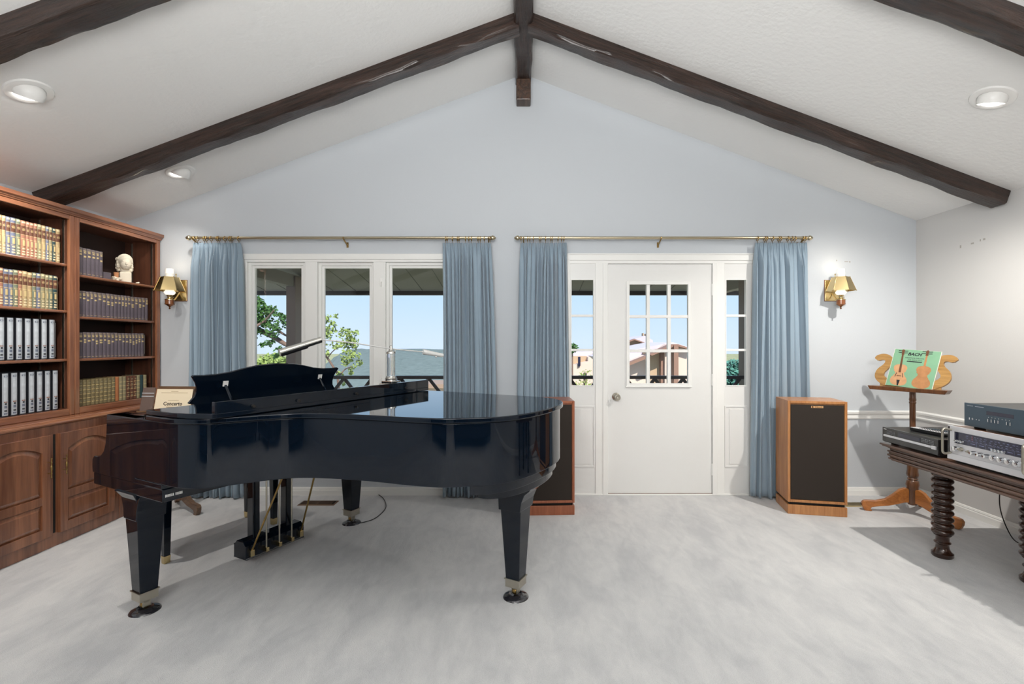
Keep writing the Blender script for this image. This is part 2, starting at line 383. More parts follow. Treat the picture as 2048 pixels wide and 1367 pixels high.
for xc, zc in ((-1.245, 1.86), (-1.245, 1.02)):
    b = MB().box(xc-0.008, xc+0.008, YB-0.016, YB-0.004, zc-0.035, zc+0.035); b.box(xc-0.006, xc+0.006, YB-0.03, YB-0.014, zc-0.03, zc+0.005)
    obj('latch', b, M['white'], win, bevel=0.002, label='small white casement latch')
obj('window_sill', MB().box(WX0-0.08, WX1+0.08, YB-0.07, YB+0.02, WZ0-0.02, WZ0+0.006), M['trim'], win, bevel=0.004)

# ---- door unit: door_1 in the middle, a sidelight on either side
uf = MB()
uf.box(DX0-0.03, DX1+0.03, YB-0.016, YB, DZ1-0.008, DZ1+0.05)
uf.box(DX0-0.03, DX1+0.03, YB-0.024, YB, DZ1+0.04, DZ1+0.052)
uf.box(DX0-0.03, DX0+0.012, YB-0.016, YB, 0, DZ1); uf.box(DX1-0.012, DX1+0.03, YB-0.016, YB, 0, DZ1)
uf.box(DX0, DX1, YB-0.004, YB+TH, DZ1-0.035, DZ1)
PA, PB = (0.63, 0.739), (1.655, 1.762)               # the two posts beside the door
for a, c in (PA, PB):
    uf.box(a, c, YB-0.004, YB+TH, 0, DZ1-0.03)
    uf.box(a+0.065 if a < 1 else a, c if a < 1 else c-0.065, YB-0.012, YB, 0, DZ1-0.03)
uf.box(DX0, DX1, YB-0.01, YB+TH, -0.001, 0.012)
struct('trim_4', uf, M['trim'], bevel=0.003)
def sidelight(name, x0, x1, gx0, gx1):
    b = MB(); y0, y1 = YB+0.004, YB+0.05; gz0, gz1 = 0.958, 1.888
    b.box(x0, gx0, y0, y1, 0.01, DZ1-0.03); b.box(gx1, x1, y0, y1, 0.01, DZ1-0.03)
    b.box(gx0, gx1, y0, y1, gz1, DZ1-0.03); b.box(gx0, gx1, y0, y1, 0.01, gz0)
    px0, px1, pz0, pz1 = gx0+0.0, gx1+0.0, 0.245, 0.782
    frame_box(b, px0-0.012, px1+0.012, pz0, pz1, y0-0.007, y0, 0.012)
    b.prism([(px0+0.028, pz0+0.028), (px1-0.028, pz0+0.028), (px1-0.028, pz1-0.028), (px0+0.028, pz1-0.028)], y0-0.005, y0, 'y')
    o = struct(name, b, M['doorw'])
    g = MB(); g.box(gx0, gx1, y0+0.02, y0+0.024, gz0, gz1); obj('pane', g, M['glass'], o)
    k = MB()
    for z in (1.271, 1.572): k.box(gx0, gx1, y0+0.004, y0+0.04, z-0.010, z+0.010)
    frame_box(k, gx0-0.006, gx1+0.006, gz0-0.006, gz1+0.006, y0-0.004, y0+0.006, 0.01)
    obj('muntin', k, M['trim'], o, bevel=0.002); return o
sidelight('window_2', DX0, PA[0], 0.418, 0.616)
sidelight('window_3', PB[1], DX1, 1.776, 1.958)
# door leaf
dx0, dx1, dz0, dz1 = 0.742, 1.652, 0.012, 2.024
gx0, gx1, gz0, gz1 = 0.921, 1.449, 0.972, 1.852
b = MB(); y0, y1 = YB+0.006, YB+0.05
b.box(dx0, gx0, y0, y1, dz0, dz1); b.box(gx1, dx1, y0, y1, dz0, dz1); b.box(gx0, gx1, y0, y1, gz1, dz1); b.box(gx0, gx1, y0, y1, dz0, gz0)
door = struct('door_1', b, M['doorw'])
k = MB(); frame_box(k, gx0-0.02, gx1+0.02, gz0-0.02, gz1+0.02, y0-0.014, y0+0.004, 0.028, 0.028, 0.028)
k.box(gx0-0.026, gx1+0.026, y0-0.02, y0+0.002, gz0-0.026, gz0-0.016)
obj('glazing_frame', k, M['trim'], door, bevel=0.003)
k = MB()
for x in (1.094, 1.278): k.box(x-0.0145, x+0.0145, y0-0.006, y0+0.03, gz0, gz1)
for z in (1.263, 1.564): k.box(gx0, gx1, y0-0.007, y0+0.03, z-0.0135, z+0.0135)
obj('muntin', k, M['trim'], door, bevel=0.003)
obj('pane', MB().box(gx0, gx1, y0+0.02, y0+0.024, gz0, gz1), M['glass'], door)
kx, kz = 0.811, 0.862
kn = MB(); R = Matrix.Translation((kx, y0, kz)) @ Matrix.Rotation(pi/2, 4, 'X')
kn.lathe([(0.0, 0.0), (0.034, 0.0), (0.034, 0.006), (0.026, 0.012), (0.014, 0.018), (0.012, 0.032), (0.02, 0.04), (0.029, 0.05), (0.029, 0.062), (0.022, 0.07), (0.009, 0.072), (0.0, 0.069)], 24, mx=R)
obj('door_knob', kn, M['nickel'], door, smooth=40)
for z in (1.80, 1.01, 0.225):
    h = MB().box(1.648, 1.664, y0-0.006, y0+0.004, z-0.05, z+0.05); h.lathe([(0.006, z-0.052), (0.006, z+0.052)], 8, mx=Matrix.Translation((1.655, y0-0.008, 0)))
    obj('hinge', h, M['trim'], door, smooth=40)
obj('door_sweep', MB().box(dx0, dx1, y0-0.006, y1, 0.004, 0.014), M['standd'], door)

# ---- curtain rods, rings, curtains
def rod(name, label, x0, x1, bx):
    y = 4.135; z = 2.232
    t = thing(name, label, 'curtain rod', (0, y, z))
    b = MB(); b.tube([(x0+0.06, 0, 0), (x1-0.06, 0, 0)], 0.0125, 16); obj('pole', b, M['rod'], t, smooth=40)
    for sx_, xe in ((-1, x0), (1, x1)):
        R = Matrix.Translation((xe, 0, 0)) @ Matrix.Rotation(-sx_*pi/2, 4, 'Y')
        f_ = MB().lathe([(0.0, 0.0), (0.008, 0.004), (0.017, 0.016), (0.022, 0.03), (0.018, 0.042), (0.010, 0.047), (0.016, 0.052), (0.016, 0.06), (0.0125, 0.07)], 16, mx=R); obj('finial', f_, M['rod'], t, smooth=50)
    for xb in bx:
        k = MB(); k.tube([(xb, 0.093, -0.05), (xb, 0.06, -0.035), (xb, 0.01, -0.018)], 0.006, 8); k.box(xb-0.008, xb+0.008, 0.086, 0.0945, -0.065, -0.02)
        k.tube([(xb, 0.015*cos(a)*1.1, 0.0165*sin(a)) for a in [radians(q) for q in range(-200, 21, 20)]], 0.004, 6)
        obj('bracket', k, M['brassd'], t, smooth=50)
    return t
rod('curtain_rod', 'long brass curtain rod above the triple window', (370-1047)/233.7, (992-1047)/233.7, [(687-1047)/233.7, -2.83, -0.30])
rod('curtain_rod', 'long brass curtain rod above the white door', (1028-1047)/233.7, (1627-1047)/233.7, [(1322-1047)/233.7, -0.0, 2.40])

def fabric(name, c, c2):
    m = mat(name, c, 0.85, sheen=0.35, spec=0.15, bump=0.15, bscale=420)
    return m
M['curt'] = fabric('slate_blue_curtain', srgb(145, 163, 177), None)
def ring_thing(x, label):
    r_ = MB(); r_.tube([(0.0012*sin(a*1), 0.020*cos(a), 0.020*sin(a)-0.007) for a in [2*pi*k/18 for k in range(18)]], 0.0032, 6, closed=True)
    r_.tube([(0, 0, -0.030), (0, 0.004, -0.037), (0, 0, -0.044)], 0.0016, 5)
    return r_
ORD = ['first', 'second', 'third', 'fourth', 'fifth', 'sixth', 'seventh', 'eighth', 'ninth', 'tenth', 'eleventh', 'twelfth', 'thirteenth', 'fourteenth', 'fifteenth', 'sixteenth', 'seventeenth', 'eighteenth', 'nineteenth', 'twentieth', 'twenty-first', 'twenty-second']
def where(i, n):
    if i == 0: return 'leftmost'
    if i == n-1: return 'rightmost'
    return ORD[i]+' from left' if i <= n//2 else ORD[n-1-i]+' from right'
def curtain(label, xt0, xt1, xb0, xb1, nf, seed, rings, side):
    """hanging cloth with deep folds, gathered at the heading tape"""
    random.seed(seed); ns, nz = nf*14, 40
    edges = [0.0]
    for i in range(nf): edges.append(edges[-1]+random.uniform(0.55, 1.5))
    edges = [q/edges[-1] for q in edges]
    amp = [random.uniform(0.045, 0.085) for _ in range(nf)]; sk = [random.uniform(-1, 1) for _ in range(nf)]
    zt, zb = 2.196, 0.012; v = []; f = []
    mid = [random.uniform(-0.018, 0.018) for _ in range(nf+1)]
    for j in range(nz+1):
        t = j/nz; z = zt+(zb-zt)*t
        g = min(1.0, t/0.10); g = g*g*(3-2*g)
        tt = t**0.7
        x0 = xt0+(xb0-xt0)*tt; x1 = xt1+(xb1-xt1)*tt
        for i in range(ns+1):
            s_ = i/ns; fi = min(nf-1, max(0, next((k for k in range(nf) if edges[k+1] >= s_), nf-1)))
            u = (s_-edges[fi])/(edges[fi+1]-edges[fi])
            w = 0.5-0.5*cos(2*pi*u)
            pleat = 0.5-0.5*cos(2*pi*u*2.0+0.6)
            deep = amp[fi]*(1.0+0.22*sin(3.1*t+fi*1.7))
            w = sin(pi*u)**0.62; y = -(g*deep*w+(1-g)*(0.03+0.016*pleat)) + 0.002*sin(s_*57+t*5)
            x = x0+(x1-x0)*s_ + g*sk[fi]*0.010*sin(2*pi*u)*(1+t) + mid[fi]*g*sin(pi*t)*w
            zz = z - (0.006*(0.5+0.5*cos(2*pi*u)) if j == 0 else 0) + (0.006*sin(s_*40) if j == nz else 0)
            v.append((x, y, zz))
    for j in range(nz):
        for i in range(ns): a = j*(ns+1)+i; f.append([a, a+1, a+ns+2, a+ns+1])
    b = MB(); b.add([(q[0], q[1], q[2]) for q in v], f)
    o = obj('curtain', b, M['curt'], smooth=80, loc=(0, 4.186, 0)); sd = o.modifiers.new('cloth', 'SOLIDIFY'); sd.thickness = 0.003; sd.offset = 0
    tag(o, label[0], 'curtain'); 
    for k in range(rings):
        s_ = (k+0.5)/rings; s_ = s_+0.35/rings*sin(k*2.3+seed)
        x = xt0+(xt1-xt0)*s_
        r_ = obj('curtain_ring', ring_thing(0, ''), M['brassd'], smooth=60, loc=(x, 4.135, 2.232))
        tag(r_, 'brass curtain ring, '+where(k, rings)+', on '+label[1], 'curtain ring', 'rings of '+label[1])
q = lambda px: (px-1047)/232.8
curtain(('pale blue curtain left of the triple window, beside the bookcase', 'the blue curtain next to the bookcase'), q(386), q(481), q(379), q(491), 12, 3, 11, 0)
curtain(('blue curtain right of the triple window, hanging behind the piano', 'the blue curtain right of the triple window'), q(885), q(982), q(886), q(992), 13, 8, 12, 0)
curtain(('blue curtain left of the white door, behind the speaker and piano tail', 'the blue curtain left of the white door'), q(1041), q(1134), q(1031), q(1142), 13, 5, 12, 0)
curtain(('long blue curtain right of the white door, beside the honey wood speaker', 'the blue curtain right of the white door'), q(1511), q(1615), q(1504), q(1629), 14, 12, 11, 0)

# ---- recessed eyeball lights
M['bulb'] = mat('lit_bulb_face', (1, 1, 1, 1), 0.5, emit=(1, 0.96, 0.9, 1), estr=14.0)
def can(label, x, y, tilt, power, cone=112):
    z = ceil_z(x); sl = math.atan((PK-EV)/3.455)*(1 if x > 0 else -1)
    t = thing('recessed_light', label, 'ceiling light', (x, y, z))
    R = Matrix.Rotation(sl, 4, 'Y')
    b = MB().lathe([(0.052, -0.0005), (0.066, -0.004), (0.070, -0.010), (0.085, -0.0125), (0.100, -0.008), (0.104, -0.001), (0.104, 0.0)], 40, mx=R, cap=False); obj('trim_ring', b, M['white'], t, smooth=40)
    d = Vector(tilt).normalized(); Q = d.to_track_quat('Z', 'Y').to_matrix().to_4x4()
    pr = [(0.068*cos(radians(a)), 0.068*sin(radians(a))) for a in range(-85, 26, 10)]
    pr = pr+[(0.056, 0.024), (0.050, 0.012)]
    e_ = MB().lathe(pr, 32, mx=Matrix.Translation((0, 0, -0.006)) @ Q, cap=False); obj('eyeball', e_, M['white'], t, smooth=50)
    f_ = MB().lathe([(0.0, 0.0205), (0.03, 0.020), (0.054, 0.018)], 32, mx=Matrix.Translation((0, 0, -0.006)) @ Q, cap=False); obj('bulb', f_, M['bulb'], t, smooth=50)
    L_ = lamp('SPOT', 'recessed_lamp', (x+d.x*0.10, y+d.y*0.10, z-0.006+d.z*0.10), power, (1, 0.95, 0.88), spot_size=radians(cone), spot_blend=0.9, shadow_soft_size=0.03)
    aim(L_, (x+d.x*1.0, y+d.y*1.0, z+d.z*1.0))
    return t
can('white eyeball ceiling light on the right slope between two rafters', 2.63, 2.705, (-0.05, 0.36, -1), 140, 128)
can('white eyeball ceiling light on the left slope, the one nearer the camera', -2.672, 2.607, (-0.40, 0.20, -1), 85)
can('white eyeball ceiling light on the left slope, in the bay by the window wall', -2.70, 3.797, (-0.4, 0.10, -1), 18)

# ================================================================== WALL LAMPS
M['opal'] = mat('opal_glass', srgb(250, 246, 236), 0.25, emit=(1, 0.93, 0.8, 1), estr=0.35)
M['globe'] = mat('ribbed_glass_globe', srgb(250, 244, 230), 0.2, emit=(1, 0.9, 0.72, 1), estr=0.9)
M['copper'] = mat('turned_copper_brass', srgb(150, 98, 62), 0.25, 1.0)
M['lampw'] = wood('lamp_turned_wood', srgb(96, 52, 28), srgb(150, 92, 54), 'Z', 30, 0.25, 0.5, 0.03)
def sconce(label, x, side):
    t = thing('wall_lamp', label, 'wall lamp', (x, YB, 1.80))
    z0 = -0.01
    b = MB().box(-0.062, 0.062, -0.012, -0.0005, z0-0.09, z0+0.09); obj('back_plate', b, M['brass'], t, bevel=0.003)
    b = MB(); b.box(-0.066, 0.066, -0.006, -0.0002, z0-0.094, z0+0.094); obj('plate_edge', b, M['lampw'], t, bevel=0.002)
    cy = -0.125
    a_ = MB(); a_.tube(catmull([(0, -0.01, z0-0.02), (0, -0.04, z0-0.055), (0, -0.075, z0-0.085), (0, -0.105, z0-0.075), (0, cy+0.012, z0-0.06)], 5), 0.0055, 8)
    a_.tube([(0, -0.01, z0+0.02), (0, -0.05, z0+0.095), (0, -0.05, z0+0.135)], 0.0035, 8); a_.ball((0, -0.05, z0+0.137), 0.006)
    obj('arm', a_, M['brass'], t, smooth=50)
    X = Matrix.Translation((0, cy, 0))
    # faceted metal shade: eight panels
    sh = MB(); n = 6; r0, r1, za, zb = 0.066, 0.112, 0.092, -0.025
    v = []
    for (r, z) in ((r0, za), (r1, zb), (r1-0.002, zb), (r0-0.002, za)):
        for k in range(n): an = 2*pi*(k+0.5)/n; v.append((r*cos(an), cy+r*sin(an)*0.95, z))
    f = []
    for ring in range(3):
        for k in range(n): f.append([ring*n+k, ring*n+(k+1) % n, (ring+1)*n+(k+1) % n, (ring+1)*n+k])
    f += [[k, (k+1) % n, 3*n+(k+1) % n, 3*n+k] for k in range(n)]
    sh.add(v, f); obj('shade', sh, M['brass'], t, bevel=0.0012)
    rb = MB()
    for k in range(n):
        an = 2*pi*(k+0.5)/n; rb.tube([(r0*cos(an), cy+r0*sin(an)*0.95, za), (r1*cos(an), cy+r1*sin(an)*0.95, zb)], 0.0018, 6)
        rb.ball(((r0)*cos(an), cy+(r0)*sin(an)*0.95, za), 0.004, sub=1); rb.ball((r1*cos(an), cy+r1*sin(an)*0.95, zb), 0.004, sub=1)
    obj('shade_rib', rb, M['brass'], t, smooth=60)
    c_ = MB().lathe([(0.029, 0.08), (0.029, 0.118), (0.0315, 0.122), (0.0315, 0.126), (0.029, 0.129), (0.029, 0.160), (0.026, 0.162), (0.024, 0.16), (0.024, 0.08)], 28, mx=X); obj('chimney', c_, M['opal'], t, smooth=40)
    g = MB()
    pr = [(0.022, -0.062), (0.034, -0.052), (0.041, -0.042), (0.041, -0.034), (0.032, -0.024), (0.027, 0.0), (0.027, 0.08)]
    g.lathe(pr, 28, mx=X, cap=False); obj('glass_globe', g, M['globe'], t, smooth=50)
    bd = MB().lathe([(0.022, -0.062), (0.026, -0.060), (0.021, -0.066), (0.017, -0.074), (0.017, -0.088), (0.028, -0.094), (0.033, -0.098)], 28, mx=X, cap=False)
    bd.lathe([(0.036, -0.098), (0.036, -0.102), (0.033, -0.104)], 28, mx=X, cap=True)
    bd.box(0.018, 0.032, cy-0.003, cy+0.003, -0.082, -0.076)
    obj('burner', bd, M['brass'], t, smooth=40)
    fo = MB().lathe([(0.0335, -0.1035), (0.0335, -0.132), (0.036, -0.134), (0.036, -0.139)], 28, mx=X, cap=False); obj('font', fo, M['lampw'], t, smooth=40)
    fi = MB().lathe([(0.036, -0.139), (0.026, -0.146), (0.010, -0.155), (0.005, -0.163), (0.004, -0.17), (0.008, -0.175), (0.005, -0.18), (0.0, -0.18)], 28, mx=X); obj('finial', fi, M['copper'], t, smooth=40)
    lamp('POINT', 'wall_lamp_light', (x, YB+cy, 1.765), 1.3, (1, 0.86, 0.68), shadow_soft_size=0.03)
    lamp('POINT', 'wall_lamp_light', (x, YB+cy, 1.975), 0.35, (1, 0.86, 0.68), shadow_soft_size=0.03)
    return t
sconce('brass oil-style wall lamp on the left, between the bookcase and a curtain', -3.010, -1)
sconce('brass oil-style wall lamp on the right, above the honey wood speaker', 2.700, 1)

# ================================================================== BOOKCASES ON THE LEFT WALL
M['cabin'] = wood('shaded_bookcase_wood', srgb(54, 32, 24), srgb(104, 64, 46), 'Z', 9, 0.4, 0.2, 0.03)  # cabinet wood darkened, interior shade put into its colour
XF = -3.172                       # upper front plane
def upper_case(label, ya, yb, shelves, zb=0.828, zt=2.225, parts=True):
    """open upper bookcase standing on the worktop; y from ya to yb"""
    t = thing('bookcase', label, 'bookcase', (XL+0.001, ya, zb)); L = yb-ya; D = XF-XL; H = zt-zb
    b = MB(); b.box(0, D-0.02, 0, 0.02, 0, H); b.box(0, D-0.02, L-0.02, L, 0, H); b.box(0, D-0.02, 0.02, L-0.02, H-0.02, H); b.box(0, D-0.02, 0.02, L-0.02, 0.018, 0.045)
    obj('carcass', b, M['cabin'], t)
    obj('back_panel', MB().box(0, 0.008, 0.02, L-0.02, 0, H), M['cabdark'], t)
    b = MB(); sw = 0.038
    b.box(D-0.02, D, 0, sw, 0, H); b.box(D-0.02, D, L-sw, L, 0, H); b.box(D-0.02, D, sw, L-sw, H-0.03, H, 1); b.box(D-0.02, D, sw, L-sw, 0, 0.045, 1)
    obj('face_frame', b, [M['cab'], M['caby']], t, bevel=0.004)
    for z in shelves:
        obj('shelf', MB().box(0.008, D-0.022, 0.021, L-0.021, z-zb-0.020, z-zb), M['caby'], t, bevel=0.006)
    for y in (0.022, L-0.022):
        for x in (0.07, D-0.06): obj('shelf_track', MB().box(x-0.006, x+0.006, y-0.002, y+0.002, 0.05, H-0.03), M['nickel'], t)
    return t
SL = [1.885, 1.560, 1.222]; SR = [1.826, 1.524, 1.220]
upper_case('tall bookcase bay next to the back wall, holding the white bust', 3.411, 4.213, SR)
upper_case('tall bookcase bay left of the bust bay, filled with multicoloured and silver spines', 2.609, 3.409, SL)
# crown along the top
prof = [(-0.30, 2.226), (0.004, 2.226), (0.008, 2.236), (0.012, 2.238), (0.014, 2.246), (0.018, 2.248), (0.026, 2.252), (0.028, 2.276), (-0.30, 2.276)]
b = MB(); n = len(prof); v = [(XF+p[0], y, p[1]) for y in (2.6, 4.222) for p in prof]
b.add(v, [[i, (i+1) % n, (i+1) % n+n, i+n] for i in range(n)]+[list(range(n)), [i+n for i in range(n)]])
tag(obj('crown_moulding', b, M['caby'], bevel=0.0015), 'stepped wooden crown moulding along the top of the bookcases', 'moulding')
# worktop
b = MB(); prof = [(0, 0.792), (0.40, 0.792), (0.408, 0.797), (0.412, 0.806), (0.410, 0.814), (0.402, 0.818), (0.40, 0.824), (0.395, 0.828), (0, 0.828)]
n = len(prof); v = [(XL+0.001+p[0], y, p[1]) for y in (1.56, 4.222) for p in prof]
b.add(v, [[i, (i+1) % n, (i+1) % n+n, i+n] for i in range(n)]+[list(range(n)), [i+n for i in range(n)]])
tag(obj('countertop', b, M['caby']), 'long brown wooden ledge on top of the low cabinets', 'countertop')

def arch_panel(b, y0, y1, z0, z1, x, rise, bw=0.028, d=0.008):
    """raised panel facing +x with bevelled border; arched top if rise"""
    def outline(ins):
        a0, a1, c0 = y0+ins, y1-ins, z0+ins
        top = []
        for k in range(13):
            u = k/12; top.append((a1+(a0-a1)*u, z1-ins-rise*(2*u-1)**2))
        return [(a0, c0), (a1, c0)]+top
    A, B = outline(0), outline(bw); n = len(A)
    v = [(x-0.009, p[0], p[1]) for p in A]+[(x+0.003, p[0], p[1]) for p in B]
    b.add(v, [[i, (i+1) % n, (i+1) % n+n, i+n] for i in range(n)]+[[i+n for i in range(n)]])
def cab_door(t, y0, y1, z0, z1, handle_side):
    th = 0.021; D = 0.40
    b = MB(); sw = 0.052; zm0, zm1 = z0+0.215, z0+0.268     # lower panel top, mid rail top
    x0, x1 = D-0.0005, D+th
    pt = z1-0.058; rise = 0.05
    b.box(x0, x1, y0, y0+sw, z0, z1); b.box(x0, x1, y1-sw, y1, z0, z1)
    b.box(x0, x1, y0+sw, y1-sw, z0, z0+0.06); b.box(x0, x1, y0+sw, y1-sw, zm0, zm1)
    arc = [(y1-sw+(y0-y1+2*sw)*(k/12), pt-rise*(2*k/12-1)**2) for k in range(13)]
    b.prism([(y0+sw, z1), (y1-sw, z1)]+arc, x0, x1, 'x')
    b.box(x0, x0+0.003, y0+sw, y1-sw, z0+0.05, pt)
    d = obj('door', b, M['cab'], t, bevel=0.006, seg=3)
    p = MB(); arch_panel(p, y0+sw, y1-sw, zm1, pt, x1-0.003, rise); obj('raised_panel', p, M['cab'], d)
    p = MB(); arch_panel(p, y0+sw, y1-sw, z0+0.06, zm0, x1-0.003, 0.0); obj('raised_panel', p, M['cab'], d)
    hy = y1-0.018 if handle_side > 0 else y0+0.018; hz = 0.53
    h = MB(); h.tube([(x1, hy, hz+0.035), (x1+0.022, hy, hz+0.035)], 0.003, 6); h.tube([(x1, hy, hz-0.035), (x1+0.022, hy, hz-0.035)], 0.003, 6)
    h.lathe([(0.0, -0.066), (0.004, -0.064), (0.005, -0.058), (0.0025, -0.054), (0.003, -0.04), (0.005, -0.036), (0.003, -0.03), (0.003, -0.018), (0.006, -0.01), (0.007, 0), (0.006, 0.01), (0.003, 0.018), (0.003, 0.03), (0.005, 0.036), (0.003, 0.04), (0.0025, 0.054), (0.005, 0.058), (0.004, 0.064), (0, 0.066)], 10, mx=Matrix.Translation((x1+0.023, hy, hz)))
    obj('handle', h, M['brassd'], d, smooth=50)
def base_cabinet(label, ya, yb, doors):
    t = thing('base_cabinet', label, 'cabinet', (XL+0.001, 0, 0.0)); D = 0.40
    b = MB(); b.box(0, D-0.002, ya, yb, 0.0, 0.7915); obj('body', b, M['cab'], t, bevel=0.003)
    if yb < 4: obj('stile_shade', MB().box(D-0.003, D-0.0012, ya+0.529, ya+0.545, 0.09, 0.735), M['darkslot'], t)  # dark strip painted on the solid body as the right door's shaded edge
    for (a, c, hs) in doors: cab_door(t, a, c, 0.084, 0.737, hs)
    return t
base_cabinet('low cabinet with two arched doors and brass pulls, partly behind the piano keyboard end', 2.622, 3.668, [(2.690, 3.112, 1), (3.180, 3.602, -1)])
base_cabinet('low cabinet behind the piano, in the corner by the back wall', 3.670, 4.218, [(3.735, 4.155, -1)])
base_cabinet('low cabinet at the left edge of the picture, nearest the camera', 1.57, 2.620, [(1.638, 2.060, 1), (2.128, 2.550, -1)])

# ================================================================== BOOKS
def bookmats():
    d = {}
    for n_, c in dict(red=(154, 106, 86), green=(112, 118, 100), blue=(104, 110, 130), tan=(170, 146, 108), olive=(142, 134, 104), brown=(98, 62, 46), navy=(92, 84, 92), dark=(34, 36, 42), cream=(214, 198, 160), silver=(200, 206, 212), tomegold=(122, 110, 78), orange=(170, 110, 70), teal=(44, 66, 68)).items():
        d[n_] = mat(n_+'_book_cover', srgb(*c), 0.5, var=0.12, vscale=30)
    return d
BM = bookmats()
M['pages'] = mat('book_pages', srgb(214, 202, 176), 0.8)
M['silvg'] = mat('silver_spine', srgb(198, 204, 210), 0.32, 0.35)
def book(x, y, z, w, d, h, cover, bands, label, group, name='book'):
    """upright book: spine towards +x; w along y; bands = [(z0,z1,mat,inset)] in fractions of h"""
    t = thing(name, label, 'book', (x, y, z), 0, group)
    b = MB(); c = 0.0025; n = 6
    # rounded spine with boards
    prof = [(-d, 0), (-d, c), (-0.008, c)]
    sp_ = [(-0.006+0.006*sin(pi*k/n), w*k/n) for k in range(n+1)]
    poly = [(-d, 0)]+sp_+[(-d, w), (-d, w-c), (-0.008, w-c), (-0.008, c), (-d, c)]
    b.prism(poly, 0, h, 'z', 0)
    mats = [cover]
    for z0, z1, m_, ins in bands:
        if m_ not in mats: mats.append(m_)
        k = mats.index(m_); v = []; f = []
        a0 = ins; a1 = 1-ins; m2 = 5
        for zz in (z0*h, z1*h):
            for q_ in range(m2+1):
                u = a0+(a1-a0)*q_/m2; v.append((-0.006+0.006*sin(pi*u)+0.0006, w*u, zz))
        for q_ in range(m2): f.append([q_, q_+1, q_+m2+2, q_+m2+1])
        b.add(v, f, k)
    obj('cover', b, mats, t)
    obj('page_block', MB().box(-d+0.004, -0.009, c, w-c, 0.004, h-0.004), M['pages'], t)
    return t
XS = -3.212
lg = 'right bay'
# multicoloured classics, two top rows of the left bay
random.seed(21)
cols = ['green', 'tan', 'red', 'blue', 'blue', 'green', 'red', 'red', 'tan', 'red', 'olive', 'olive', 'blue', 'tan', 'teal', 'tan']
CN = dict(green='grey-green', tan='tan', red='rust red', blue='slate blue', olive='olive', teal='dark teal', brown='brown', dark='black')
def classics(z, y0, y1, cols, row, seed, grp):
    random.seed(seed); n = len(cols); ws = [random.uniform(0.8, 1.3) for _ in cols]; k = (y1-y0)/sum(ws); y = y0
    for i, c in enumerate(cols):
        w = ws[i]*k; tm = random.uniform(-1, 1)
        bands = [(0.86, 0.865, M['gold'], 0.05), (0.93, 0.975, BM['cream'], 0.12), (0.62, 0.855, BM['brown'], 0.02), (0.72, 0.735, M['gold'], 0.2), (0.745, 0.765, M['gold'], 0.15), (0.775, 0.785, M['gold'], 0.25), (0.6, 0.61, M['gold'], 0.03),
                 (0.30, 0.46, M['gold'], 0.25), (0.48, 0.49, M['gold'], 0.1), (0.50, 0.51, M['gold'], 0.1), (0.26, 0.27, M['gold'], 0.1), (0.20, 0.24, BM['cream'], 0.2), (0.12, 0.16, BM['cream'], 0.2), (0.05, 0.09, BM['cream'], 0.15)]
        book(XS, y, z, w-0.0008, 0.155, 0.232+random.uniform(-0.002, 0.002), BM[c], bands, f"{CN[c]} classic with brown title patch, {where(i, n)}, {row}", grp)
        y += w
classics(1.886, 2.79, 3.352, ['green', 'green', 'blue', 'tan', 'green', 'tan', 'tan', 'blue', 'blue', 'green', 'red', 'red', 'red', 'red', 'olive', 'tan', 'blue', 'olive', 'teal', 'tan'], 'left bay, top shelf', 5, 'classics on the top shelf of the left bay')
classics(1.561, 2.79, 3.330, ['blue', 'tan', 'green', 'teal', 'green', 'blue', 'red', 'blue', 'blue', 'green', 'red', 'tan', 'tan', 'green', 'blue', 'olive', 'olive', 'green', 'teal'], 'left bay, second shelf', 6, 'classics on the second shelf of the left bay')
book(XS-0.02, 3.340, 1.561, 0.012, 0.15, 0.225, M['pages'], [(0.0, 0.45, BM['cream'], 0.05)], 'thin pale yellow booklet at the right end of the second shelf of the left bay', None)
# silver spined volumes
def silvers(z, y0, pitch, n, h, row, grp):
    for i in range(n):
        y = y0+i*pitch
        b = [(0.02, 0.985, M['silvg'], 0.06), (0.90, 0.94, BM['blue'], 0.2), (0.91, 0.93, M['silvg'], 0.35), (0.36, 0.86, BM['silver'], 0.22), (0.27, 0.31, BM['dark'], 0.35), (0.19, 0.25, BM['blue'], 0.3), (0.11, 0.15, BM['dark'], 0.3), (0.32, 0.345, BM['red'], 0.25), (0.05, 0.085, BM['blue'], 0.25)]
        book(XS, y, z, 0.040, 0.19, h, BM['dark'], b, f"tall silver-spined volume, {where(i, n)}, {row}", grp)
silvers(1.223, 2.790, 0.0535, 10, 0.270, 'left bay, third shelf', 'silver volumes on the third shelf of the left bay')
book(XS-0.035, 3.335, 1.223, 0.022, 0.16, 0.262, BM['dark'], [(0.05, 0.95, M['silvg'], 0.42)], 'black volume with a thin silver line, last on the third shelf of the left bay', None)
silvers(0.874, 2.760, 0.0535, 11, 0.272, 'left bay, bottom shelf', 'silver volumes on the bottom shelf of the left bay')
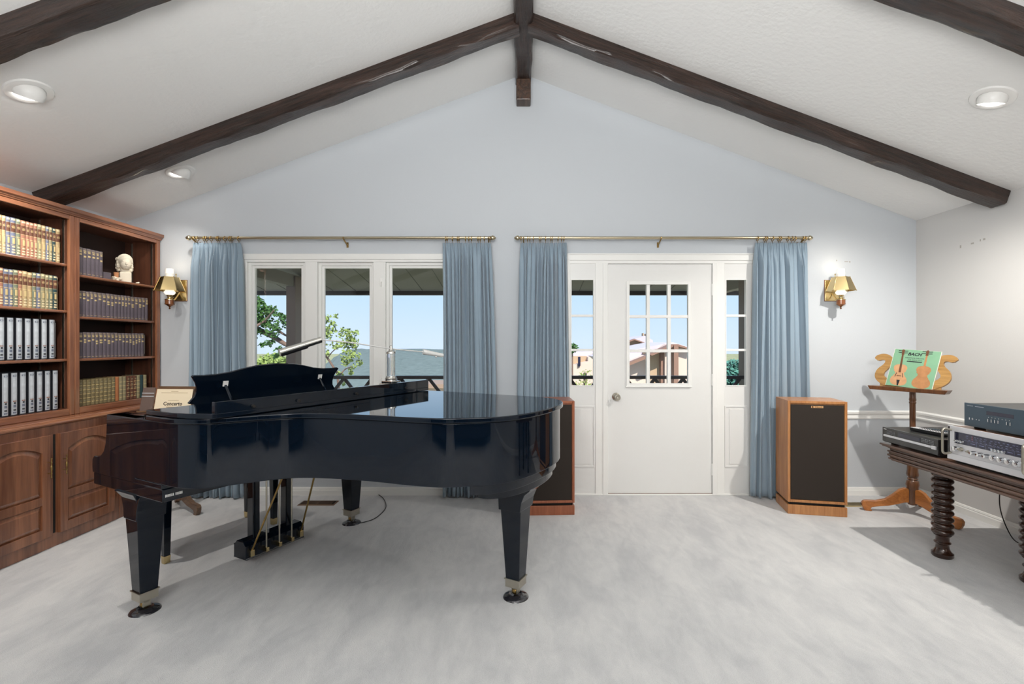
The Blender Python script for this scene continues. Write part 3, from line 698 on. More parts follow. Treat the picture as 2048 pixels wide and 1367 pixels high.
# navy sets in the right bay
def navy(z, y0, y1, n, h, row, seed, grp, skip=()):
    random.seed(seed); ws = [random.uniform(0.85, 1.15) for _ in range(n)]; k = (y1-y0)/sum(ws); y = y0
    for i in range(n):
        w = ws[i]*k
        t_ = random.uniform(0.60, 0.72)
        bands = [(0.90, 0.915, M['gold'], 0.12), (0.86, 0.88, M['gold'], 0.15), (0.81, 0.845, M['gold'], 0.2), (t_, t_+0.06, M['gold'], 0.18), (0.955, 0.962, M['gold'], 0.05), (0.05, 0.062, M['gold'], 0.15)]
        if random.random() < 0.4: bands.append((t_-0.09, t_-0.03, M['gold'], 0.2))
        book(XS, y, z, w-0.001, 0.13, h+random.uniform(-0.002, 0.002), BM['navy'], bands, f"grey-blue volume with gilt titles, {where(i, n)}, {row}", grp); y += w
navy(1.827, 3.452, 3.690, 7, 0.200, 'right bay, top shelf', 3, 'grey-blue volumes on the top shelf of the right bay')
navy(1.525, 3.452, 4.135, 20, 0.188, 'right bay, second shelf', 4, 'grey-blue volumes on the second shelf of the right bay')
navy(1.221, 3.452, 4.090, 19, 0.190, 'right bay, third shelf', 8, 'grey-blue volumes on the third shelf of the right bay')
book(XS-0.02, 4.100, 1.221, 0.03, 0.12, 0.186, BM['dark'], [(0.1, 0.95, M['nickel'], 0.42)], 'almost black volume at the right end of the third shelf of the right bay', None)
random.seed(9); y = 3.452; n = 19; c9 = ['orange']+['tomegold']*9+['orange']+['olive', 'olive', 'brown', 'brown', 'brown', 'olive', 'teal', 'olive']
for i, c in enumerate(c9):
    w = 0.0355+random.uniform(-0.002, 0.002)
    bd = [] if c in ('orange', 'teal') else [(q_, q_+0.025, M['gold'], 0.08) for q_ in (0.12, 0.28, 0.44, 0.60, 0.76)]+[(q_+0.05, q_+0.10, BM['olive'], 0.25) for q_ in (0.12, 0.44, 0.60, 0.80)]
    nm = {'tomegold': 'gilt banded old leather volume', 'orange': 'plain light brown volume', 'olive': 'olive leather volume with gilt bands', 'brown': 'brown leather volume with gilt bands', 'teal': 'plain dark green volume'}[c]
    book(XS, y, 0.874, w-0.001, 0.13, 0.188+random.uniform(-0.001, 0.002), BM[c], bd, f"{nm}, {where(i, n)}, right bay, bottom shelf", 'old leather volumes on the bottom shelf of the right bay'); y += w

# small things beside the bust
t = thing('book', 'small grey book standing low beside the last grey-blue volume on the top shelf', 'book', (XS-0.012, 3.703, 1.827))
obj('cover', MB().box(-0.09, 0, 0, 0.07, 0, 0.052), BM['navy'], t, bevel=0.002); obj('page_block', MB().box(-0.092, -0.004, 0.003, 0.067, 0.003, 0.0525), M['pages'], t)
M['plaster'] = mat('ivory_plaster', srgb(226, 216, 196), 0.55, bump=0.05, bscale=60)
# bust: one continuous surface grown from overlapping forms
b = MB(); S1 = 1.0
b.ball((-0.006, 0, 0.172), 0.052, sc=(1.0, 0.90, 1.12), sub=3)                  # skull
b.ball((0.027, 0, 0.150), 0.044, sc=(0.9, 0.86, 1.15), sub=3)                 # face
b.ball((0.034, 0, 0.122), 0.024, sc=(0.95, 1.15, 0.8), sub=2)                # jaw
b.ball((0.047, 0, 0.118), 0.011); b.ball((0.066, 0, 0.150), 0.0075, sc=(1.1, .8, 1.8)); b.ball((0.071, 0, 0.143), 0.0065)
b.ball((0.059, 0, 0.130), 0.010, sc=(.8, 1.3, .45)); b.ball((0.053, 0.015, 0.171), 0.010, sc=(.6, 1.3, .4)); b.ball((0.053, -0.015, 0.171), 0.010, sc=(.8, 1.3, .4))
b.ball((0.040, 0.022, 0.145), 0.014); b.ball((0.040, -0.022, 0.145), 0.014)
b.ball((0.055, 0.016, 0.162), 0.0055); b.ball((0.055, -0.016, 0.162), 0.0055)
random.seed(4)
for sy in (-1, 1):
    for k in range(44):
        a = random.uniform(0, 1); h_ = 0.096+0.10*a; xx = random.uniform(-0.045, 0.012)-0.012*a; yy = 0.037+0.008*sin(pi*(1-a))
        b.ball((xx, sy*yy, h_), random.uniform(0.009, 0.013), sub=2)
for k in range(26):
    a = random.uniform(-1.1, 1.1); h_ = random.uniform(0.10, 0.195); b.ball((-0.046*cos(a), 0.052*sin(a), h_), random.uniform(0.012, 0.016), sub=2)
for k in range(14):
    a = -1.3+2.6*k/13; b.ball((0.012*cos(a)-0.004, 0.044*sin(a), 0.176+0.050*cos(a)), 0.0105, sub=2)
b.lathe([(0.034, 0.055), (0.029, 0.08), (0.031, 0.12)], 18)
b.box(-0.036, 0.036, -0.038, 0.038, 0.0, 0.082)
bu = obj('bust', b, M['plaster'], smooth=80, loc=(-3.275, 3.965, 1.8275)); bu.rotation_euler = (0, 0, radians(-42))
rm = bu.modifiers.new('blend', 'REMESH'); rm.mode = 'VOXEL'; rm.voxel_size = 0.0028; rm.use_smooth_shade = True
sm = bu.modifiers.new('soften', 'SMOOTH'); sm.factor = 0.5; sm.iterations = 3
tag(bu, 'ivory plaster bust of a man in a curled wig on a square block', 'bust')
M['badge'] = mat('gold_badge', srgb(214, 168, 120), 0.4, 0.2)
M['terracotta'] = mat('terracotta', srgb(188, 130, 90), 0.7)
t = thing('ceramic_pipe', 'small cream and terracotta ornament on the shelf left of the bust', 'ornament', (-3.245, 3.845, 1.827))
b = MB(); b.tube([(0, -0.03, 0.018), (0, 0.035, 0.018)], [0.016, 0.014], 14); b.lathe([(0.0, 0.0), (0.016, 0.0), (0.019, 0.01), (0.013, 0.02), (0.014, 0.03)], 16); obj('body', b, M['plaster'], t, smooth=50)
obj('cup', MB().lathe([(0.0, 0.026), (0.015, 0.028), (0.0155, 0.05), (0.018, 0.064), (0.014, 0.067), (0.013, 0.05), (0.0, 0.045)], 18), M['terracotta'], t, smooth=50)
b = MB(); b.ball((0, 0, 0.008), 0.008, sc=(1, 1.6, 1)); b.ball((0, 0.012, 0.012), 0.007); b.ball((0, -0.012, 0.006), 0.006)
tag(obj('shell', b, M['plaster'], smooth=80, loc=(-3.235, 4.045, 1.8265)), 'tiny pale shell-like ornament on the shelf right of the bust', 'ornament')

# ================================================================== SPEAKERS
def speaker(label, fl, rz, wd, wm, badge, h0=0.093, h1=0.882):
    """front-left bottom corner fl; local +x along the front, +y into the depth"""
    W_, D_ = 0.419, 0.30
    t = thing('loudspeaker', label, 'speaker', (fl[0], fl[1], 0), rz)
    pl = MB().box(0, W_, 0.0, D_, 0.0, 0.072); obj('plinth', pl, wm, t, bevel=0.003)
    obj('plinth_recess', MB().box(0.014, W_-0.014, 0.014, D_-0.014, 0.072, h0), M['darkslot'], t)
    c = MB(); f_ = 0.019
    c.box(0.0, W_, 0.012, D_, h0, h1)
    frame_box(c, 0.0, W_, h0, h1, 0.0, 0.012, f_, f_, f_)
    obj('cabinet', c, wm, t, bevel=0.002)
    obj('grille', MB().box(f_+0.003, W_-f_-0.003, 0.004, 0.0118, h0+f_+0.003, h1-f_-0.010), M['grille'], t, bevel=0.002)
    if badge:
        b = MB().box(W_/2-0.043, W_/2+0.043, 0.0015, 0.004, h1-0.053, h1-0.036); text_mesh('Klipsch', 0.017, b, 1, Matrix.Translation((W_/2+0.008, 0.0012, h1-0.0445)) @ Matrix.Rotation(pi/2, 4, 'X'), shear=0.3)
        b.box(W_/2-0.038, W_/2-0.028, 0.0010, 0.0016, h1-0.05, h1-0.039, 1)
        obj('badge', b, [M['badge'], M['copper']], t)
    return t
speaker('tall floor speaker in honey coloured wood, right of the white door', (2.064, 3.768), atan2(-0.083, 0.411), 0, M['spk'], True)
speaker('tall floor speaker in reddish wood, half hidden behind the piano tail', (0.396-0.419*cos(0.07), 3.742-0.02), atan2(0.02, 0.419), 0, M['spkr'], False)

# ================================================================== FLOOR VENTS
def vent(label, x0, x1, y0, y1, m, name='floor_vent'):
    t = thing(name, label, 'vent', ((x0+x1)/2, (y0+y1)/2, 0.0)); a, c = (x1-x0)/2, (y1-y0)/2
    b = MB(); v = [(-a, -c, 0), (a, -c, 0), (a, c, 0), (-a, c, 0), (-a+.012, -c+.012, .006), (a-.012, -c+.012, .006), (a-.012, c-.012, .006), (-a+.012, c-.012, .006)]
    b.add(v, [[0, 1, 5, 4], [1, 2, 6, 5], [2, 3, 7, 6], [3, 0, 4, 7]]); b.box(-0.005, 0.005, -c+.012, c-.012, .0, .006)
    obj('frame', b, m, t)
    s = MB(); s.box(-a+.01, a-.01, -c+.01, c-.01, 0.0, 0.001, 1); k = int((2*a-.03)/.012)
    for i in range(k): x = -a+.018+i*.012; s.box(x-.0022, x+.0022, -c+.012, c-.012, .001, .0055, 0)
    obj('grate', s, [m, M['darkslot']], t); return t
M['ventd'] = mat('bronze_vent', srgb(122, 96, 78), 0.45, 0.7)
vent('brown metal floor vent in the carpet under the piano, by the window wall', -1.86, -1.555, 3.955, 4.075, M['ventd'])
vent('brass floor vent in the carpet just right of the honey wood speaker', 2.42, 2.82, 3.925, 4.03, M['brass'])

# ================================================================== GRAND PIANO
# local frame: origin midway between the two front legs, +x towards the tail, +y towards the bass side
PO = (-1.58, 2.99); PANG = atan2(-0.463, 0.886)
piano = thing('grand_piano', 'glossy black grand piano with its lid closed and music desk raised', 'piano', (PO[0], PO[1], 0), PANG)
def PW(a, b, z=0): return (PO[0]+a*0.8863+b*0.4631, PO[1]-a*0.4631+b*0.8863, z)
curve = [(0.30, -0.745), (0.42, -0.745), (0.50, -0.728), (0.568, -0.690), (0.615, -0.615), (0.66, -0.54), (0.70, -0.475), (0.782, -0.39), (0.95, -0.318), (1.153, -0.268), (1.334, -0.238), (1.48, -0.198), (1.58, -0.125), (1.68, -0.035), (1.735, 0.105), (1.755, 0.30), (1.745, 0.47), (1.70, 0.60), (1.62, 0.69), (1.50, 0.738), (1.36, 0.745)]
cv = catmull(curve, 6)
def offset(path, d):
    out = []
    for i, p in enumerate(path):
        a = path[max(0, i-1)]; b = path[min(len(path)-1, i+1)]; t = Vector((b[0]-a[0], b[1]-a[1])).normalized(); out.append((p[0]-t.y*d, p[1]+t.x*d))
    return out
A0 = -0.18
outer = [(A0, -0.745), (0.0, -0.745), (0.15, -0.745)]+cv+[(1.0, 0.745), (0.5, 0.745), (A0, 0.745)]
inner = offset(outer, 0.055); inner[0] = (A0, -0.69); inner[-1] = (A0, 0.69)
RZ0, RZ1 = 0.692, 0.975
b = MB(); n = len(outer); v = []
for (path, z) in ((outer, RZ0), (outer, RZ1), (inner, RZ1), (inner, RZ0)): v += [(p[0], p[1], z) for p in path]
f = []
for r in range(4):
    r2 = (r+1) % 4
    for i in range(n-1): f.append([r*n+i, r*n+i+1, r2*n+i+1, r2*n+i])
f += [[0, n, 2*n, 3*n], [n-1, 2*n-1, 3*n-1, 4*n-1]]
b.add(v, f); obj('rim', b, M['black'], piano, bevel=0.004, smooth=32, seg=3)
# bottom boards and inner rim under the tail
sb = offset(outer, 0.03); b = MB().prism([(p[0], p[1]) for p in sb], RZ0+0.03, RZ0+0.05, 'z'); obj('soundboard', b, M['black'], piano)
low = [p for p in offset(outer, 0.022) if p[0] > 1.56]
b = MB().prism(low, 0.645, RZ0, 'z')
low2 = [(1.575+0.145*cos(q_)*(1.0 if cos(q_) > 0 else 1.3), 0.32+0.33*sin(q_)) for q_ in [2*pi*k/40 for k in range(40)]]
b.prism(low2, 0.604, 0.645, 'z'); obj('tail_block', b, M['black'], piano, bevel=0.004, smooth=32)
# key bed and arms
b = MB().box(-0.325, 0.33, -0.742, 0.742, 0.608, 0.668); kb = obj('key_bed', b, M['black'], piano, bevel=0.004)
mk = MB()
for i in range(14):
    if i != 7: mk.box(0.3302, 0.331, -0.730+i*0.0052, -0.727+i*0.0052, 0.630, 0.642)
obj('maker_mark', mk, M['white'], kb, label='row of small pale letters on the key bed end')
for sy, nm in ((-1, 'treble'), (1, 'bass')):
    y0, y1 = (-0.7455, -0.66) if sy < 0 else (0.66, 0.7455)
    prof = [(-0.33, 0.668), (-0.335, 0.70), (-0.333, 0.735), (-0.318, 0.752), (-0.285, 0.753), (-0.245, 0.762), (-0.212, 0.79), (-0.194, 0.83), (-0.186, 0.88), (A0-0.001, 0.975), (0.10, 0.975), (0.10, 0.692), (0.33, 0.692), (0.33, 0.668)]
    b = MB(); b.prism(prof, y0, y1, 'y'); obj('arm', b, M['black'], piano, bevel=0.005, smooth=38, seg=3)
b = MB().prism([(-0.30, 0.668), (-0.30, 0.715), (-0.29, 0.722), (-0.27, 0.722), (-0.27, 0.668)], -0.66, 0.66, 'y'); obj('key_slip', b, M['black'], piano, bevel=0.003)
b = MB().prism([(-0.262, 0.722), (-0.255, 0.742), (-0.22, 0.762), (-0.12, 0.80), (-0.10, 0.86), (-0.10, 0.96), (-0.08, 0.96), (-0.06, 0.70), (-0.262, 0.70)], -0.659, 0.659, 'y'); obj('fallboard', b, M['black'], piano, smooth=38)
b = MB().box(-0.10, 0.24, -0.69, 0.69, 0.955, 0.9745); obj('desk_shelf', b, M['black'], piano, bevel=0.003)
# main lid
lo = [(0.222, -0.760)]+[p for p in offset(cv, -0.017) if p[0] > 0.30]+[(1.0, 0.762), (0.222, 0.762)]
b = MB().prism(lo, 0.9765, 1.001, 'z'); lid = obj('lid', b, M['black'], piano, bevel=0.006, smooth=32, seg=3)
# folded front lid lying on it, its lip turned up
b = MB(); fl = [(0.222, -0.757), (0.43, -0.757), (0.52, -0.74), (0.60, -0.705), (0.640, -0.70), (0.640, 0.757), (0.222, 0.757)]
b.prism(fl, 1.003, 1.0245, 'z'); b.box(0.617, 0.640, -0.69, 0.757, 1.022, 1.076)
fr = obj('front_lid', b, M['black'], piano, bevel=0.003, smooth=32)
for yy in (-0.70, -0.2, 0.3, 0.70):
    hg = MB().box(0.205, 0.224, yy-0.03, yy+0.03, 0.985, 1.012); hg.tube([(0.212, yy-0.03, 1.002), (0.212, yy+0.03, 1.002)], 0.005, 8); obj('hinge', hg, M['nickel'], piano)
bm_ = MB()
for yy in (-0.52, -0.28, 0.1, 0.52): bm_.lathe([(0.0, 0.0), (0.007, 0.0), (0.007, 0.012), (0.0, 0.012)], 10, mx=Matrix.Translation((0.6405, yy, 1.04)) @ Matrix.Rotation(pi/2, 4, 'Y'))
obj('bumper', bm_, M['rubber'], fr, smooth=40)
# music desk, seen from behind: flared ears and a bowed crest
def desk_pts():
    right = [(0.0, 0.0), (0.44, 0.0), (0.445, 0.030), (0.448, 0.045), (0.478, 0.05), (0.470, 0.062), (0.452, 0.085), (0.446, 0.110), (0.448, 0.14), (0.458, 0.165), (0.474, 0.190), (0.480, 0.199), (0.470, 0.205), (0.43, 0.203), (0.36, 0.204), (0.28, 0.213), (0.20, 0.232), (0.12, 0.246), (0.0, 0.252)]
    left = [(-y_, z_) for y_, z_ in right[1:-1]][::-1]
    return right+left
dp = desk_pts(); tilt = radians(14)
Q = Matrix.Translation((0.015, 0.0, 0.962)) @ Matrix.Rotation(tilt, 4, 'Y')
b = MB(); b.prism([(p[0], p[1]) for p in dp], -0.008, 0.008, 'x', mx=Q); dk = obj('music_desk', b, M['black'], piano, bevel=0.003, seg=2)
st = MB()
for ys in (-0.30, 0.33):
    st.add([(0.009, ys-0.014, 0.135), (0.009, ys+0.014, 0.135), (0.013, ys+0.014, 0.135), (0.013, ys-0.014, 0.135), (0.009, ys-0.014, 0.165), (0.009, ys+0.014, 0.165), (0.013, ys+0.014, 0.165), (0.013, ys-0.014, 0.165)], [[0, 3, 2, 1], [4, 5, 6, 7], [0, 1, 5, 4], [1, 2, 6, 5], [2, 3, 7, 6], [3, 0, 4, 7]], 0, Q)
obj('desk_hinge', st, M['white'], dk)
s2 = MB()
for ys in (-0.30, 0.33): s2.tube([tuple(Q @ Vector((0.012, ys, 0.14))), (0.14, ys, 0.977)], 0.007, 6)
obj('desk_prop', s2, M['black'], dk)
# legs
def pleg(a, bb, flare):
    g = MB()
    def sq(w, z): return [(-w, -w, z), (w, -w, z), (w, w, z), (-w, w, z)]
    secs = [(0.039, 0.105), (0.060, 0.50), (0.062, 0.545), (0.068, 0.575), (0.082, 0.598), (0.092, 0.612)]
    v = []; f = []
    for w_, z_ in secs: v += sq(w_, z_)
    for i in range(len(secs)-1):
        for k in range(4): f.append([i*4+k, i*4+(k+1) % 4, (i+1)*4+(k+1) % 4, (i+1)*4+k])
    f += [[0, 1, 2, 3], [(len(secs)-1)*4+k for k in range(4)]]
    X = Matrix.Translation((a, bb, 0))
    g.add(v, f, 0, X)
    L_ = obj('leg', g, M['black'], piano, bevel=0.003)
    c = MB(); c.box(a-0.046, a+0.046, bb-0.046, bb+0.046, 0.102, 0.108); c.prism([(a-0.041, bb-0.041), (a+0.041, bb-0.041), (a+0.041, bb+0.041), (a-0.041, bb+0.041)], 0.062, 0.102, 'z')
    c.lathe([(0.020, 0.045), (0.024, 0.062)], 12, mx=X); c.box(a-0.017, a-0.012, bb-0.018, bb+0.018, 0.022, 0.062); c.box(a+0.012, a+0.017, bb-0.018, bb+0.018, 0.022, 0.062)
    obj('ferrule', c, M['nickel'], L_, bevel=0.002)
    w = MB().lathe([(0.0, -0.010), (0.019, -0.010), (0.021, -0.006), (0.021, 0.006), (0.019, 0.010), (0.0, 0.010)], 20, mx=Matrix.Translation((a, bb, 0.034)) @ Matrix.Rotation(pi/2, 4, 'Y')); obj('caster', w, M['brassd'], L_, smooth=40)
    return L_
LEGS = [(0.0, -0.6605, 'under the keyboard end nearest the camera'), (0.0, 0.6605, 'under the far side of the keyboard'), (1.575, 0.31, 'under the tail')]
M['cup'] = mat('black_glass_cup', (0.02, 0.02, 0.025, 1), 0.12, coat=1)
for a, bb, w_ in LEGS:
    pleg(a, bb, 1)
    c = MB().lathe([(0.0, 0.011), (0.026, 0.011), (0.030, 0.016), (0.036, 0.019), (0.045, 0.015), (0.058, 0.011), (0.066, 0.005), (0.068, 0.0), (0.0, 0.0)], 32)
    p = PW(a, bb); tag(obj('caster_cup', c, M['cup'], smooth=50, loc=(p[0], p[1], 0.0)), 'round black caster cup under the piano leg '+w_, 'caster cup', 'caster cups under the piano')
# the filler pieces from the leg tops to the case
b = MB()
for sy in (-1, 1): b.box(-0.09, 0.09, sy*0.6605-0.08, sy*0.6605+0.08, 0.604, 0.612)
b.prism([(1.46, 0.19), (1.70, 0.19), (1.70, 0.43), (1.46, 0.43)], 0.604, 0.63, 'z'); obj('leg_plate', b, M['black'], piano, bevel=0.003)
tb = MB()
prof = [(1.44, 0.61), (1.708, 0.61), (1.69, 0.585), (1.662, 0.56), (1.645, 0.52), (1.637, 0.47), (1.513, 0.47), (1.511, 0.52), (1.50, 0.56), (1.47, 0.60)]
tb.prism(prof, 0.235, 0.385, 'y'); obj('tail_leg_bracket', tb, M['black'], piano, bevel=0.004)
fb = MB(); fb.prism([(-0.11, 0.608), (0.11, 0.608), (0.085, 0.57), (0.066, 0.52), (0.062, 0.47), (-0.062, 0.47), (-0.066, 0.52), (-0.085, 0.57)], -0.7255, -0.5955, 'y')
obj('leg_bracket', fb, M['black'], piano, bevel=0.004)
fb = MB(); fb.prism([(-0.11, 0.608), (0.11, 0.608), (0.085, 0.57), (0.066, 0.52), (0.062, 0.47), (-0.062, 0.47), (-0.066, 0.52), (-0.085, 0.57)], 0.5955, 0.7255, 'y')
obj('leg_bracket', fb, M['black'], piano, bevel=0.004)
# pedal lyre
la, lb = -0.01, 0.02
g = MB()
for s in (-1, 1): g.box(la-0.028, la+0.028, lb+s*0.11-0.022, lb+s*0.11+0.022, 0.15, 0.610)
g.box(la-0.06, la+0.06, lb-0.15, lb+0.15, 0.596, 0.609)
ly = obj('lyre_post', g, M['black'], piano, bevel=0.004)
g = MB().prism([(-0.062, 0.062), (0.062, 0.062), (0.058, 0.072), (0.058, 0.135), (0.062, 0.142), (0.045, 0.15), (0.032, 0.165), (-0.032, 0.165), (-0.045, 0.15), (-0.062, 0.142), (-0.058, 0.135), (-0.058, 0.072)], lb-0.195, lb+0.195, 'y', mx=Matrix.Translation((la, 0, 0)))
pb = obj('pedal_box', g, M['black'], piano, bevel=0.003)
for i, s in enumerate((-1, 0, 1)):
    g = MB().prism([(-0.16, 0.062), (-0.175, 0.058), (-0.178, 0.052), (-0.17, 0.049), (-0.15, 0.055), (-0.05, 0.083), (-0.05, 0.091)], lb+s*0.075-0.014, lb+s*0.075+0.014, 'y', mx=Matrix.Translation((la, 0, 0)))
    obj('pedal', g, M['brass'], piano, bevel=0.003)
    g = MB().tube([(la+0.085, lb+s*0.085, 0.10), (la+0.085, lb+s*0.085, 0.608)], 0.0048, 8); obj('pedal_rod', g, M['nickel'], piano, smooth=50)
    g = MB().box(la+0.058, la+0.10, lb+s*0.085-0.009, lb+s*0.085+0.009, 0.083, 0.108); obj('rod_bracket', g, M['brass'], piano, bevel=0.002)
for s in (-1, 1):
    g = MB().tube([(la+0.07, lb+s*0.165, 0.115), (la+0.34, lb+s*0.10, 0.70)], 0.0055, 8); g.tube([(la+0.07, lb+s*0.165, 0.115), (la+0.062, lb+s*0.165, 0.10)], 0.004, 6)
    obj('lyre_brace', g, M['brassd'], piano, smooth=50)
    g = MB().box(la+0.058, la+0.078, lb+s*0.165-0.012, lb+s*0.165+0.012, 0.08, 0.118); obj('brace_plate', g, M['brass'], piano, bevel=0.002)

# ---- piano bench
bn = thing('piano_bench', 'black piano bench pushed in behind the keyboard, only its legs showing', 'bench', (-2.14, 3.31, 0), PANG)
obj('bench_frame', MB().box(-0.15, 0.15, -0.345, 0.345, 0.40, 0.455), M['black'], bn, bevel=0.003)
M['leather'] = mat('black_leather', (0.014, 0.014, 0.015, 1), 0.42, bump=0.1, bscale=180)
obj('cushion', MB().box(-0.17, 0.17, -0.375, 0.375, 0.455, 0.50), M['leather'], bn, bevel=0.016, seg=3)
for sx_ in (-1, 1):
    for sy in (-1, 1):
        g = MB(); x_, y_ = sx_*0.155, sy*0.355
        v = [(x_+i*w_, y_+j*w_, z_) for w_, z_ in ((0.017, 0.045), (0.024, 0.455)) for i, j in ((-1, -1), (1, -1), (1, 1), (-1, 1))]
        g.add(v, [[0, 1, 2, 3], [4, 5, 6, 7], [0, 1, 5, 4], [1, 2, 6, 5], [2, 3, 7, 6], [3, 0, 4, 7]]); lg_ = obj('leg', g, M['black'], bn, bevel=0.002)
        g = MB(); v = [(x_+i*w_, y_+j*w_, z_) for w_, z_ in ((0.016, 0.0), (0.0185, 0.047)) for i, j in ((-1, -1), (1, -1), (1, 1), (-1, 1))]
        g.add(v, [[0, 1, 2, 3], [4, 5, 6, 7], [0, 1, 5, 4], [1, 2, 6, 5], [2, 3, 7, 6], [3, 0, 4, 7]]); obj('foot_cap', g, M['brass'], lg_, bevel=0.001)

# ---- lamp on the piano
M['crystal'] = mat('clear_crystal', (0.95, 0.97, 1, 1), 0.03, trans=0.9, ior=1.5)
M['lampmetal'] = mat('polished_lamp_metal', srgb(232, 230, 224), 0.16, 1.0)
M['lampwhite'] = mat('pale_lamp_arm', srgb(240, 240, 238), 0.3, 0.2)
lp = thing('piano_lamp', 'long-armed silver lamp with a glass column standing on the piano lid', 'lamp', (-0.895, 3.26, 1.0248), PANG)
b = MB().box(-0.085, 0.085, -0.07, 0.07, 0.0, 0.018); b.box(-0.06, 0.06, -0.05, 0.05, 0.018, 0.034); b.box(-0.048, 0.048, -0.042, 0.042, 0.034, 0.052); b.lathe([(0.042, 0.052), (0.038, 0.06), (0.042, 0.068), (0.034, 0.076), (0.036, 0.084)], 20); obj('base', b, M['lampmetal'], lp, bevel=0.004)
b = MB().lathe([(0.028, 0.084), (0.028, 0.236)], 8); obj('column', b, M['crystal'], lp, bevel=0.003)
b = MB().lathe([(0.033, 0.236), (0.030, 0.246), (0.020, 0.252), (0.012, 0.262), (0.010, 0.284), (0.005, 0.292), (0.0, 0.294)], 16); b.tube([(0.026, 0, 0.24), (0.036, 0, 0.248), (0.034, 0, 0.262)], 0.004, 6); obj('collar', b, M['lampmetal'], lp, smooth=40)
Ri = Matrix.Rotation(-PANG, 4, 'Z')
def wl_(px, vv, Z):     # a place in the room given by its direction from the camera and depth, in lamp space
    p = Vector(((px-1047)*Z/965, Z, CAMZ-(vv-686)*Z/965))-Vector((-0.895, 3.26, 1.0248)); return tuple(Ri @ p)
P0 = wl_(640, 679, 2.99); P1 = wl_(783, 697, 3.26); P2 = wl_(846, 703, 3.38); P3 = wl_(884, 710, 3.45)
b = MB().tube(catmull([P0, wl_(700, 684.5, 3.10), P1, P2], 6), 0.0042, 8); obj('arm', b, M['lampwhite'], lp, smooth=50)
b = MB(); b.tube([P2, P3], [0.019, 0.014], 14); b.ball(P3, 0.014); b.ball(wl_(872, 713, 3.43), 0.007); obj('counterweight', b, M['lampwhite'], lp, smooth=50)
H0, H1 = wl_(642, 679, 2.99), wl_(559, 705, 2.84)
b = MB().tube([H0, H1], [0.019, 0.022], 20); obj('lamp_head', b, M['lampmetal'], lp, smooth=40)
vA = Vector(H0); vB = Vector(H1); dn = Vector((0, 0, -1))
b = MB().tube([tuple(vA.lerp(vB, 0.35)+dn*0.010), tuple(vA.lerp(vB, 0.97)+dn*0.010)], 0.0165, 12); obj('lamp_slot', b, M['blackp'], lp, smooth=40)

# ---- stand behind the keyboard carrying the concerto page
def tripod_stand(name, label, loc, rz, legang, colm, legm, h, fs=1.0):
    t = thing(name, label, 'music stand', loc, rz)
    c = MB().lathe([(0.0, 0.075), (0.030, 0.08), (0.034, 0.10), (0.034, 0.19), (0.036, 0.20), (0.042, 0.215), (0.045, 0.235), (0.040, 0.262), (0.031, 0.272), (0.036, 0.281), (0.030, 0.290), (0.036, 0.299), (0.040, 0.315), (0.036, 0.345), (0.034, 0.43), (0.038, 0.46), (0.040, 0.50), (0.036, 0.53), (0.030, 0.545)], 24)
    c.lathe([(0.034, 0.54), (0.036, 0.57), (0.045, 0.59), (0.040, 0.62), (0.030, 0.632), (0.030, 0.652), (0.026, 0.66), (0.0, 0.66)], 24)
    obj('column', c, colm, t, smooth=38)
    u = MB().lathe([(0.020, 0.655), (0.020, h-0.14), (0.024, h-0.13), (0.020, h-0.12), (0.024, h-0.11), (0.021, h-0.09), (0.021, h)], 20); obj('upper_column', u, colm, t, smooth=38)
    for a in legang:
        prof = [(0.026, 0.20), (0.05, 0.205), (0.085, 0.19), (0.13, 0.145), (0.18, 0.105), (0.24, 0.085), (0.30, 0.082), (0.325, 0.078), (0.338, 0.06), (0.335, 0.035), (0.325, 0.012), (0.315, 0.0), (0.272, 0.0), (0.268, 0.008), (0.278, 0.018), (0.27, 0.032), (0.22, 0.044), (0.16, 0.055), (0.10, 0.075), (0.06, 0.09), (0.026, 0.095)]
        g = MB().prism(prof, -0.017, 0.017, 'y', mx=Matrix.Rotation(radians(a)-rz, 4, 'Z') @ Matrix.Diagonal((fs, 1, 1, 1))); obj('leg', g, legm, t, bevel=0.006, seg=3)
    return t
M['standb'] = wood('brown_stand_wood', srgb(70, 50, 36), srgb(120, 92, 68), 'X', 20, 0.35, 0.3, 0.05)
ls = tripod_stand('music_stand', 'dark wooden tripod music stand behind the piano keyboard, holding a cream page', (-2.75, 3.86, 0), radians(-4), (-28, 130, 235), M['standd'], M['standb'], 0.79, 0.82)
TL = radians(-12); YD = 3.79; ZD = 0.793
Q = Matrix.Translation((0.03, YD-3.86+0.012, ZD)) @ Matrix.Rotation(TL, 4, 'X')
g = MB(); g.box(-0.305, 0.11, -0.045, 0.018, -0.014, 0.0, 0, Q); g.box(-0.20, 0.108, 0.010, 0.020, -0.01, 0.200, 0, Q); obj('desk', g, M['standb'], ls, bevel=0.002)
M['paper'] = mat('cream_paper', srgb(232, 218, 190), 0.8); M['ink'] = mat('black_ink', srgb(52, 44, 36), 0.8); M['inkl'] = mat('faded_ink', srgb(176, 156, 124), 0.8)
M['taupe'] = mat('taupe_cover', srgb(104, 88, 82), 0.6)
pg = thing('sheet_music', 'cream title page of a concerto on the stand behind the keyboard', 'sheet music', (-2.764, YD, ZD+0.001), radians(-4))
Qp = Matrix.Rotation(TL, 4, 'X'); g = MB()
g.box(-0.150, 0.150, -0.001, 0.0, 0.0, 0.176, 0, Qp)
g.box(-0.152, 0.152, 0.001, 0.006, 0.0, 0.184, 3, Qp)
T = lambda x, z: Qp @ Matrix.Translation((x, -0.0016, z)) @ Matrix.Rotation(pi/2, 4, 'X')
text_mesh('Concerto', 0.040, g, 1, T(0.0, 0.060), weight=0.0010)
